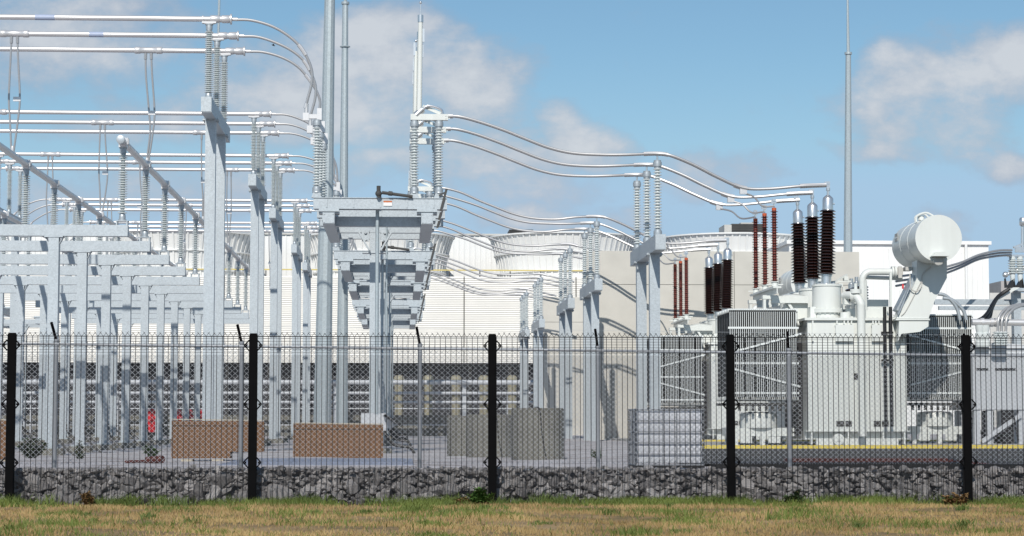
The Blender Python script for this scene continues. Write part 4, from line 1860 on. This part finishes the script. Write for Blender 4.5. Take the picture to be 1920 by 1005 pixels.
for (pa, pb, pt_, pb_, Yh, cap) in ((1372, 1432, 416, 437, 175, True), (955, 1000, 429, 438, 175, False)):
    b = MB()
    t = thing('roof_unit', (at(pa, pb_, Yh)[0], Yh, zz_(437, Yh)), ('large dark louvred roof unit with pale end above the fan stacks' if cap else 'small grey roof unit on the upper roof line'), 'roof unit', 'units on the cooling tower roof')
    b.box(at(pa, 430, Yh)[0], at(pb, 430, Yh)[0], Yh, Yh + 3, zz_(pb_ + 12, Yh), zz_(pt_, Yh))
    for i in range(5):
        z = zz_(pb_, Yh) + (zz_(pt_, Yh) - zz_(pb_, Yh)) * i / 5
        b.box(at(pa, 430, Yh)[0] + .05, at(pb, 430, Yh)[0] - .05, Yh - .04, Yh - .002, z + .02, z + .06)
    b.build('casing', M['hvac'], t)
    if cap:
        b = MB()
        b.box(at(1358, 430, Yh)[0], at(1371.6, 430, Yh)[0], Yh - .05, Yh + 3, zz_(449, Yh), zz_(pt_ + 2, Yh))
        b.box(at(1390, 430, Yh)[0], at(1414, 430, Yh)[0], Yh + .3, Yh + 2, zz_(pt_, Yh) + .002, zz_(pt_ - 3, Yh))
        b.build('end_panel', M['hvac_side'], t)

# pipe rack in front of the louvres
YP = 138
pr = thing('pipe_rack', (0, YP, zg2), 'rack of long white pipes running low along the dark louvres', 'pipe rack')
xPL, xPR = -48, at(1100, 700, YP)[0]
for py, r_ in ((717, .155), (737, .10), (754, .085), (766, .04), (797, .03)):
    b = MB()
    z = zz_(py, YP)
    b.cyl((xPL, YP - r_, z), (xPR, YP - r_, z), r_, n=12)
    for i in range(12):
        x = xPL + 3 + i * 5.3
        if x < xPR - 1:
            b.lathe([(r_ * 1.25, -.06), (r_ * 1.25, .06)], (x, YP - r_, z), 12, (1, 0, 0))
    b.build('pipe', M['cab'], pr)
for i in range(22):
    x = xPL + 1.2 + i * 2.84
    if x < xPR:
        w_ = .12 if i % 3 == 0 else .05
        MB().box(x - w_, x + w_, YP + .02, YP + .2, zg2, zz_(712 if i % 3 == 0 else 735, YP)).build('post', M['cab'], pr)
b = MB()
b.box(xPL, xPR, YP + 4, YP + 4.3, zg2, zz_(800, YP))
b.box(xPL, xPR, YP + 2.5, YP + 3.6, zg2, zz_(778, YP))
b.build('plinth', M['concrete'], pr)
for i, px in enumerate((748, 803, 855, 907, 960, 1012)):
    x = at(px, 730, 142)[0]
    t = thing('pump_motor', (x, 142, zg2), '%s of the row of cream pump motors by the louvres, counted from the left' % ORD[i].replace('nearest', 'first'), 'pump motor', 'cream pump motors in a row')
    b = MB()
    z = zz_(712, 142)
    b.lathe([(.30, zg2), (.30, z - 1.0), (.42, z - .98), (.42, z - .9), (.30, z - .88), (.32, z - .1), (.40, z - .08), (.40, z), (.36, z + .02)], (x, 142, 0), 16)
    b.build('casing', M['cream'], t)
    b = MB()
    b.lathe([(.36, z + .025), (.34, z + .18), (.22, z + .30), (.1, z + .32)], (x, 142, 0), 16)
    b.build('cowl', M['cream'], t)

# ------------------------------------------------------------------ right-hand white building
Yr = 140
xa, xb = at(1480, 500, Yr)[0], at(1854, 500, Yr)[0]
zt_ = at(1740, 452, Yr)[1]
rb = thing('white_building', ((xa + xb) / 2, Yr, -.3), 'tall white metal-clad building behind the conservator at right', 'building')
b = MB()
b.box(xa, xb, Yr, Yr + 25, -.4, zt_ - .25)
x = xa
while x < xb - .1:
    b.box(x, x + .09, Yr - .05, Yr - .002, -.4, zt_ - .5)
    x += .36
b.build('cladding', M['white_wall'], rb)
b = MB()
b.box(xa - .2, xb + .15, Yr - .22, Yr + 25.2, zt_ - .245, zt_)
b.build('roof_edge', M['white_wall'], rb)
b = MB()
b.cyl((xb - 1.6, Yr - .15, -.3), (xb - 1.6, Yr - .15, zt_ - .25), .1, n=8)
b.build('downpipe', M['white_wall'], rb)
fb = thing('distant_building', (at(1890, 560, 300)[0], 300, -.3), 'small grey far building on the skyline at the right edge', 'building')
b = MB()
b.box(at(1856, 560, 300)[0], at(1960, 560, 300)[0], 300, 320, -.4, at(1880, 549, 300)[1])
b.build('hall', M['hvac_side'], fb)
b = MB()
b.box(at(1881, 560, 302)[0], at(1905, 560, 302)[0], 303, 310, 0, at(1890, 526, 302)[1])
b.box(at(1856, 560, 299)[0], at(1864, 560, 299)[0], 304, 310, 0, at(1860, 543, 299)[1])
b.build('tower', M['far_wall'], fb)
# ------------------------------------------------------------------ switchgear at the right edge
YG = 64.0


def gx(px, Y=YG):
    return at(px, 700, Y)[0]


def gz(py, Y=YG):
    return at(1870, py, Y)[1]


t = thing('switchgear_cabinet', (gx(1872), YG, 0), 'long pale grey cabinet on braced legs at the right edge', 'cabinet')
b = MB()
b.box(gx(1824), gx(1950), YG, YG + 2.4, gz(768), gz(654))
b.build('housing', M['cab'], t)
b = MB()
b.prism([(gx(1822), gz(653.5)), (gx(1952), gz(653.5)), (gx(1952), gz(651)), (gx(1905), gz(645)), (gx(1860), gz(643)), (gx(1822), gz(648))], YG - .08, YG + 2.5)
b.build('roof', M['cab'], t)
for pa, pb in ((1831, 1853), (1866, 1904)):
    b = MB()
    b.box(gx(pa), gx(pb), YG - .02, YG - .003, gz(694.5), gz(690.5))
    b.build('vent_slot', M['dark'], t)
for px in (1832, 1856, 1890, 1915, 1945):
    for y in (YG + .05, YG + 2.2):
        b = MB()
        w_ = .09 if px not in (1890,) else .17
        b.box(gx(px) - w_, gx(px) + w_, y, y + .2, -.02, gz(769))
        b.build('leg', M['cab'] if px != 1890 else M['dark'], t)
b = MB()
b.bar((gx(1838), YG - .04, gz(828)), (gx(1912), YG - .04, gz(778)), .05, .13)
b.build('brace', M['cab'], t)
b = MB()
b.bar((gx(1826), YG + .6, gz(780)), (gx(1850), YG + .6, gz(815)), .06, .07)
b.bar((gx(1897), YG - .1, gz(778)), (gx(1905), YG - .1, gz(825)), .05, .05)
b.build('dark_brace', M['rubber'], t)

t = thing('steel_gantry', (gx(1912, 67), 67, -.1), 'pale steel gantry post with double beam over the cabinet at the right edge', 'gantry')
b = MB()
b.box(gx(1903, 67), gx(1917, 67), 67, 67.3, -.1, gz(548, 67))
b.box(gx(1903, 67) - .1, gx(1917, 67) + .1, 66.9, 67.4, -.12, 0)
b.build('post', M['galv'], t)
for pa, py0, py1 in ((1760, 570, 560), (1768, 580, 573)):
    b = MB()
    b.box(gx(pa, 67), gx(1990, 67), 67.35, 67.5, gz(py0, 67), gz(py1, 67))
    b.build('beam', M['galv'], t)
b = MB()
b.box(gx(1896, 67), gx(1990, 67), 66.7, 67.28, gz(547, 67) + .002, gz(541, 67))
b.build('switch_shelf', M['galv'], t)
b = MB()
b.prism([(gx(1858, 67), gz(563, 67)), (gx(1867, 67), gz(563, 67)), (gx(1905, 67), gz(541, 67)), (gx(1893, 67), gz(541, 67))], 66.4, 66.6)
b.build('white_cable_tray', M['paint'], t)

t = thing('small_switch', (gx(1905, 66.9), 66.9, gz(540, 67)), 'small switch with grey insulators and black feet on the gantry at right', 'disconnect switch')
b = MB()
for px in (1893, 1909, 1925):
    x = gx(px, 66.9)
    b.prism([(x - .10, gz(540, 67) + .005), (x + .16, gz(540, 67) + .005), (x + .16, gz(524, 67)), (x + .10, gz(526, 67)), (x + .02, gz(534, 67)), (x - .06, gz(536, 67)), (x - .10, gz(522, 67))], 66.8, 67.0)
b.build('foot', M['rubber'], t)
for px in (1902, 1916):
    x = gx(px, 66.9)
    b = MB()
    prof = [(.07, gz(528, 67))]
    z0, z1 = gz(514, 67), gz(487, 67)
    prof += [(.09, z0 - .05)]
    for k in range(6):
        z = z0 + (z1 - z0) * k / 6
        prof += [(.08, z), (.15, z + .03), (.15, z + .045), (.08, z + .07)]
    prof += [(.11, z1), (.11, z1 + .1)]
    b.lathe(prof, (x, 66.9, 0), 14)
    b.build('insulator', M['porcelain'], t)
b = MB()
b.cyl(at3(1886, 515, 66.9), at3(1925, 500, 66.9), .06, n=10)
b.ball(at3(1885, 515, 66.9), .1, 8)
b.box(gx(1894, 66.9), gx(1940, 66.9), 66.8, 67.0, gz(482, 67), gz(478, 67))
b.box(gx(1906, 66.9), gx(1940, 66.9), 66.75, 66.85, gz(474, 67), gz(464, 67))
b.bar(at3(1900, 464, 66.9), at3(1925, 455, 66.9), .07, .07)
b.cyl(at3(1917, 470, 66.9), at3(1917, 424, 66.9), .05, n=8)
b.lathe([(.09, -.14), (.12, -.1), (.12, .1), (.09, .14)], at3(1918, 416, 66.9), 12)
b.build('contacts', M['silver'], t)
for i, (lab, dz) in enumerate((('upper', 0), ('middle', .22), ('lower', .36))):
    t = thing('low_voltage_conductor', at3(1776, 500, 66.5), '%s of three aluminium conductors rising from the near transformer to the small switch' % lab, 'cable', 'conductors to the small switch')
    b = MB()
    y0_, y1_ = 63.6, 66.5
    pts = []
    for k, (px, py) in enumerate(((1680, 519), (1730, 512), (1775, 500), (1805, 491), (1835, 478 + i), (1870, 470 + i * 3), (1897, 469 + i * 4))):
        f_ = k / 6
        x, z = at(px + i * 2, py + (i * 8 * (1 - f_)), y0_ + (y1_ - y0_) * f_)
        pts.append((x, y0_ + (y1_ - y0_) * f_ + i * .15, z))
    b.tube(spline(pts, 6), .036, 8)
    b.build('conductor', M['alu_cable'], t)

t = thing('bus_duct', (gx(1870, 63.7), 63.7, gz(606, 63.7)), 'thick grey aluminium tube bus running out at the right edge above the cabinet', 'bus tube')
b = MB()
b.cyl(at3(1822, 604, 63.7), at3(1990, 606, 63.7), .105, n=14)
b.build('tube', M['alu'], t)
b = MB()
for px in (1841, 1859, 1868):
    b.lathe([(.14, -.05), (.14, .05)], at3(px, 604.5, 63.7), 14, (1, 0, 0))
b.build('clamps', M['alu'], t)
for px in (1838, 1849):
    b = MB()
    b.lathe([(.13, gz(650, 63.7)), (.13, gz(640, 63.7)), (.10, gz(638, 63.7)), (.14, gz(630, 63.7)), (.14, gz(625, 63.7)), (.10, gz(624, 63.7)), (.13, gz(616, 63.7)), (.13, gz(610, 63.7))], (gx(px, 63.7), 63.7, 0), 14)
    b.build('insulator', M['porcelain'], t)
for i, px in enumerate((1870, 1877, 1885)):
    t = thing('riser_lead', at3(px, 604, 63.4), '%s of three curved leads dropping past the grey tube bus at right' % ('left', 'middle', 'right')[i], 'cable', 'curved leads at the right edge')
    b = MB()
    b.tube(spline([at3(px, 645, 63.4), at3(px + 1, 620, 63.4), at3(px + 2, 600, 63.4), at3(px + 9, 586, 63.5), at3(px + 20, 577, 63.6), at3(px + 40, 571, 63.7), at3(px + 70, 570, 63.8)], 6), .045, 8)
    b.build('lead', M['alu_cable'], t)
    b = MB()
    prof = []
    z1, z0 = gz(621, 63.4), gz(648, 63.4)
    for k in range(6):
        z = z0 + (z1 - z0) * k / 6
        prof += [(.06, z), (.12, z + .03), (.12, z + .04), (.06, z + .065)]
    b.lathe(prof, (gx(px, 63.4), 63.4, 0), 12)
    b.build('small_insulator', M['porcelain'], t)
for i in range(3):
    t = thing('black_cable', at3(1850, 590, 64.5 + .1 * i), '%s of the black cables drooping from the white tray to the radiators at right' % ('upper', 'middle', 'lower')[i], 'cable', 'black cables at the right')
    b = MB()
    pts = [at3(1893, 541, 66.3), at3(1872, 555 + i, 66.2), at3(1861, 570 + i * 3, 65.6), at3(1853 + i * 2, 584 + i * 4, 65.0 + .1 * i), at3(1842 + i * 5, 596 + i * 5, 64.6 + .1 * i), at3(1826 + i * 10, 604 + i * 6, 64.4 + .1 * i)]
    b.tube(spline(pts, 6), .055, 8)
    b.build('sheath', M['rubber'], t)
for i, (px0, lab) in enumerate(((1756, 'outer'), (1768, 'inner'))):
    t = thing('cable_duct', at3(1790, 575, 64.2), '%s curved grey conduit arching over the right radiators' % lab, 'conduit', 'curved conduits over the radiators')
    b = MB()
    b.tube(spline([at3(px0, 551 + i * 8, 64.2), at3(px0 + 14, 553 + i * 8, 64.2), at3(px0 + 26, 562 + i * 7, 64.2), at3(px0 + 38, 578 + i * 4, 64.2), at3(px0 + 44, 600, 64.2)], 6), .055, 10)
    b.build('pipe', M['cap'], t)

# ------------------------------------------------------------------ yard clutter
def crate(pa, pb, pt_, pb_, Y, label, notch=0):
    xa, z1 = at(pa, pt_, Y)
    xb, z0 = at(pb, pb_, Y)
    g = ground_z((xa + xb) / 2, Y)
    z0 = g + .06
    t = thing('board_stack', ((xa + xb) / 2, Y, g), label, 'board stack', 'brown boards lying in the yard')
    b = MB()
    if notch:
        xn = at(notch, 800, Y)[0]
        b.prism([(xa, z0), (xn, z0), (xn, z0 + .14), (xb, z0 + .14), (xb, z1 - .035), (xa, z1 - .015)], Y, Y + .42)
    else:
        b.prism([(xa, z0 + .02), (xb, z0 - .02), (xb, z1 - .03), (xa, z1)], Y, Y + .42)
    bd = b.build('board_face', M['board'], t)
    b = MB()
    b.bar((xa, Y + .21, z1 + .012), (xb, Y + .21, z1 - .015), .44, .02)
    b.build('top_edge', M['board_edge'], t)
    b = MB()
    for i in range(3):
        x = xa + (xb - xa) * (i + .5) / 3
        b.box(x - .12, x + .12, Y + .02, Y + .4, g - .01, z0 - .022)
    b.build('skid', M['board_edge'], t)
    b = MB()
    b.bar((xa, Y - .006, z1 - .13), (xb, Y - .006, z1 - .135), .006, .012)
    b.build('strap', M['rubber'], t)


crate(-60, 12, 786, 856, 45, 'brown board stack cut off by the left edge of the picture')
crate(322, 494, 787, 862, 45, 'long brown board stack with a stepped lower right corner, below the tall support', notch=432)
crate(550, 718, 794, 857, 46.5, 'brown board stack in front of the thick masts, a little lower than its neighbour')

b = MB()
b.box(-3.3, .28, 38.2, 44.3, -.11, -.085)
b.box(-3.0, .1, 39.0, 43.6, -.0845, -.06)
tag(b.build('plastic_sheet', M['tarp'], loc=(-1.5, 41, -.1)), 'flat blue-grey sheet lying on the gravel before the brown boards', 'sheet')
b = b  # sheet done

for (px, py0, py1, Y, r_, lab) in ((1008, 765, 861, 47, .595, 'tall grey concrete ring standing upright in the gravel, right of the middle fence post'),
                                  (918, 777, 853, 53, .60, 'concrete ring half hidden by the tall one, behind the middle fence post'),
                                  (880, 780, 846, 58, .62, 'farthest concrete ring, darker, left of the middle fence post')):
    x, z1 = at(px, py0, Y)
    g = ground_z(x, Y)
    t = thing('concrete_ring', (x, Y, g), lab, 'concrete ring', 'concrete rings in the yard')
    b = MB()
    b.lathe([(r_, g - .05), (r_, z1 - .03), (r_ - .03, z1)], (x, Y, 0), 36)
    b.build('ring', M['concrete'], t)
    b = MB()
    rn = random.Random(int(px))
    dx = rn.uniform(-.2, .2)
    b.tube(spline([(x + dx - .1, Y - .35, z1 + .02), (x + dx, Y - r_ - .02, z1 - .05), (x + dx + .05, Y - r_ - .025, z1 - .6), (x + dx + .15, Y - r_ - .03, g)], 6), .014, 6)
    b.build('lifting_rope', M['rubber'], t)

# tote
Yq = 33.6
xa, z1 = at(1192, 766, Yq)
xb, z0 = at(1320, 880, Yq)
g = ground_z(xa, Yq)
z0 = max(z0, g) if z0 > g - .1 else g
t = thing('liquid_tote', ((xa + xb) / 2, Yq, z0), 'white plastic liquid tote in a metal cage beside the yellow kerb', 'tote')
b = MB()
wx = xb - xa
yy0, yy1 = Yq, Yq + 1.0
h = z1 - z0
n = 5
prof = []
for i in range(n):
    za, zb = z0 + .1 + (h - .14) * i / n, z0 + .1 + (h - .14) * (i + 1) / n
    prof += [(.014, za), (.0, za + .03), (.0, zb - .03), (.014, zb)]
loops = []
vs, fs = [], []
for d, z in prof:
    d += .03
    for (x, y) in ((xa + d, yy0 + d), (xb - d, yy0 + d), (xb - d, yy1 - d), (xa + d, yy1 - d)):
        vs.append((x, y, z))
for k in range(len(prof) - 1):
    for i in range(4):
        j = (i + 1) % 4
        fs.append((k * 4 + i, k * 4 + j, (k + 1) * 4 + j, (k + 1) * 4 + i))
m = (len(prof) - 1) * 4
fs += [(3, 2, 1, 0), (m, m + 1, m + 2, m + 3)]
b.add(vs, fs)
b.build('bottle', M['tote'], t)
b = MB()
for i in range(6):
    x = xa + wx * i / 5
    b.cyl((x, yy0, z0 + .05), (x, yy0, z1), .012, n=6)
    b.cyl((x, yy1, z0 + .05), (x, yy1, z1), .012, n=6)
for i in range(6):
    z = z0 + .07 + (h - .09) * i / 5
    b.cyl((xa, yy0 - .012, z), (xb, yy0 - .012, z), .013, n=6)
    b.cyl((xa, yy0, z), (xa, yy1, z), .013, n=6)
    b.cyl((xb, yy0, z), (xb, yy1, z), .013, n=6)
for i in range(5):
    y = yy0 + i * .25
    b.cyl((xa, y, z0 + .05), (xa, y, z1), .012, n=6)
    b.cyl((xb, y, z0 + .05), (xb, y, z1), .012, n=6)
b.build('cage', M['dull_zinc'], t)
b = MB()
b.box(xa - .01, xb + .01, yy0 - .02, yy1 + .02, z0 + .02, z0 + .055)
for x in (xa + .05, (xa + xb) / 2, xb - .05):
    b.box(x - .06, x + .06, yy0, yy1, z0 - .08, z0 + .019)
b.build('pallet', M['rubber'], t)
b = MB()
b.box(xa + .62 * wx, xa + .62 * wx + .001, yy0, yy0, 0, 0)
b = MB()
b.lathe([(.11, 0), (.11, .05)], ((xa + xb) / 2, yy0 + .5, z1 - .06), 16)
b.build('lid', M['rubber'], t)

# steel lying on the road edge
gb = ground_z(8, 33.4)
xa, xb = at(1335, 870, 33.5)[0], at(1800, 870, 33.5)[0]
b = MB()
b.bar((xa, 33.4, gb + .085), (xb, 33.45, gb + .085), .30, .15)
b.bar((xa + .3, 33.8, gb + .10), (xb + 1.2, 33.75, gb + .06), .2, .12)
t = tag(b.build('black_beam', M['rubber'], loc=((xa + xb) / 2, 33.5, gb)), 'long black beam lying on the ground along the road edge', 'beam')
xa, xb = at(1470, 870, 34.6)[0], at(1770, 870, 34.6)[0]
b = MB()
b.bar((xa, 34.5, gb + .15), (xb, 34.5, gb + .15), .28, .12)
b.bar((xb, 34.5, gb + .15), (xb + .8, 34.1, gb + .06), .2, .09)
t = tag(b.build('rusty_beam', M['rust'], loc=((xa + xb) / 2, 34.5, gb)), 'rust-red steel beam lying behind the black beam', 'beam')

xg0, xg1 = at(228, 860, 41)[0], at(306, 860, 41)[0]
gq = ground_z(xg0, 41)
b = MB()
b.cyl((xg0, 41.6, gq + .02), (xg1 - .3, 41.1, gq + .05), .03, n=8)
b.cyl((xg1 - .32, 41.1, gq + .06), (xg1, 40.9, gq + .09), .075, n=12)
tag(b.build('rusty_pipe', M['rust'], loc=(xg1, 41, gq)), 'short rusty pipe lying on the gravel left of the long board stack', 'pipe')

# red valves
for i, (px, pt_, pb_, Y, lab) in enumerate(((283, 766, 804, 96, 'largest red hydrant standing among the frame posts at left'), (333, 767, 806, 118, 'left small red hydrant above the long board stack'), (353, 767, 806, 118.4, 'middle small red hydrant above the long board stack'), (373, 767, 806, 118.8, 'right small red hydrant above the long board stack'))):
    x, z1 = at(px, pt_, Y)
    g = ground_z(x, Y)
    t = thing('fire_hydrant', (x, Y, g), lab, 'hydrant', 'red hydrants at the back')
    k = (z1 - g)
    b = MB()
    b.lathe([(.10, k * .3), (.24, k * .32), (.24, k * .6), (.19, k * .62), (.19, k * .84), (.25, k * .86), (.25, k * .92), (.12, k)], (x, Y, g), 16)
    b.build('barrel', M['red'], t)
    b = MB()
    b.cyl((x, Y, g - .05), (x, Y, g + k * .3), .12, n=12)
    b.build('riser', M['hvac'], t)
    b = MB()
    b.cyl((x - .32, Y, g + k * .74), (x + .32, Y, g + k * .74), .09, n=10)
    b.cyl((x, Y - .33, g + k * .7), (x, Y, g + k * .7), .1, n=10)
    b.build('outlet', M['red'], t)

# ------------------------------------------------------------------ plants
def plant(x, y, z, h, n, spread, m, label, name='weed', seed=1, leaf=.05):
    rn = random.Random(seed)
    t = thing(name, (x, y, z), label, 'plant', 'weeds and shrubs along the fence')
    st, lf = MB(), MB()
    for i in range(n):
        a = rn.uniform(0, 2 * PI)
        d = rn.uniform(.1, 1) * spread
        hh = h * rn.uniform(.25, 1) * (1.1 - .5 * d / spread)
        pts = spline([(x, y, z - .02), (x + d * .6 * math.cos(a), y + d * .4 * math.sin(a), z + hh * .45), (x + d * math.cos(a), y + d * .6 * math.sin(a), z + hh)], 5)
        st.tube(pts, .004, 5)
        for p in pts[1:]:
            for s in range(5):
                b_ = rn.uniform(0, 2 * PI)
                L_ = leaf * rn.uniform(.6, 1.4)
                e = p + Vector((math.cos(b_), math.sin(b_), rn.uniform(-.3, .6))) * L_
                mid = (p + e) / 2 + Vector((0, 0, .01))
                sd = Vector((-math.sin(b_), math.cos(b_), rn.uniform(-.4, .4))) * L_ * .28
                lf.add([p, mid + sd, e, mid - sd], [(0, 1, 2, 3)])
    st.build('stems', M['stem'], t)
    lf.build('leaves', m, t, fix=False)


for (px, py, Y, h, n, sp, m, lab, leaf) in (
        (900, 942, 29.7, .27, 16, .22, 'leaf', 'leafy green weed leaning against the middle black fence post', .07),
        (868, 944, 29.75, .13, 12, .14, 'stem', 'dry brown weed beside the middle black fence post', .05),
        (60, 838, 52, .55, 16, .4, 'leaf_dark', 'dark green shrub by the footing near the left fence post', .12),
        (283, 836, 58, .38, 10, .28, 'leaf', 'bright green weed below the red hydrant at left', .11),
        (1122, 850, 46, .25, 9, .18, 'leaf', 'small weed in the gravel right of the tall concrete ring', .06),
        (150, 800, 50, .5, 7, .25, 'leaf_dark', 'thin straggly shrub among the left frame posts', .08),
        (166, 944, 29.8, .30, 10, .12, 'stem', 'dry upright weed stem before the rubble at far left', .045),
        (1490, 944, 29.8, .22, 18, .16, 'leaf_dark', 'dark weed clump at the rubble foot right of the fourth post', .05),
        (1880, 826, 66, .5, 16, .5, 'leaf_dark', 'low green shrub under the cabinet at the right edge', .13),
        (1795, 944, 29.75, .2, 10, .2, 'stem', 'pale dry weed at the foot of the right black post', .06)):
    x, z = at(px, py, Y)
    z = -.5 if Y < 30.2 else ground_z(x, Y)
    plant(x, Y, z, h, n, sp, M[m], lab, seed=int(px), leaf=leaf, name='shrub' if 'shrub' in lab else 'weed')

# bird
bx, by, bz = at3(512.5, 85, 110)
b = MB()
b.lathe([(.005, -.11), (.025, -.05), (.03, .01), (.02, .07), (.008, .1)], (bx, by, bz), 8, (-1, 0, .35))
b.add([(bx - .05, by, bz + .01), (bx + .03, by, bz - .01), (bx + .06, by - .23, bz + .03), (bx - .01, by - .21, bz + .045)], [(0, 1, 2, 3)])
b.add([(bx - .05, by, bz + .01), (bx + .03, by, bz - .01), (bx + .07, by + .23, bz + .025), (bx, by + .21, bz + .04)], [(0, 3, 2, 1)])
tag(b.build('bird', M['bird'], loc=(bx, by, bz), fix=False), 'tiny dark bird gliding below the looping jumper cables', 'bird')
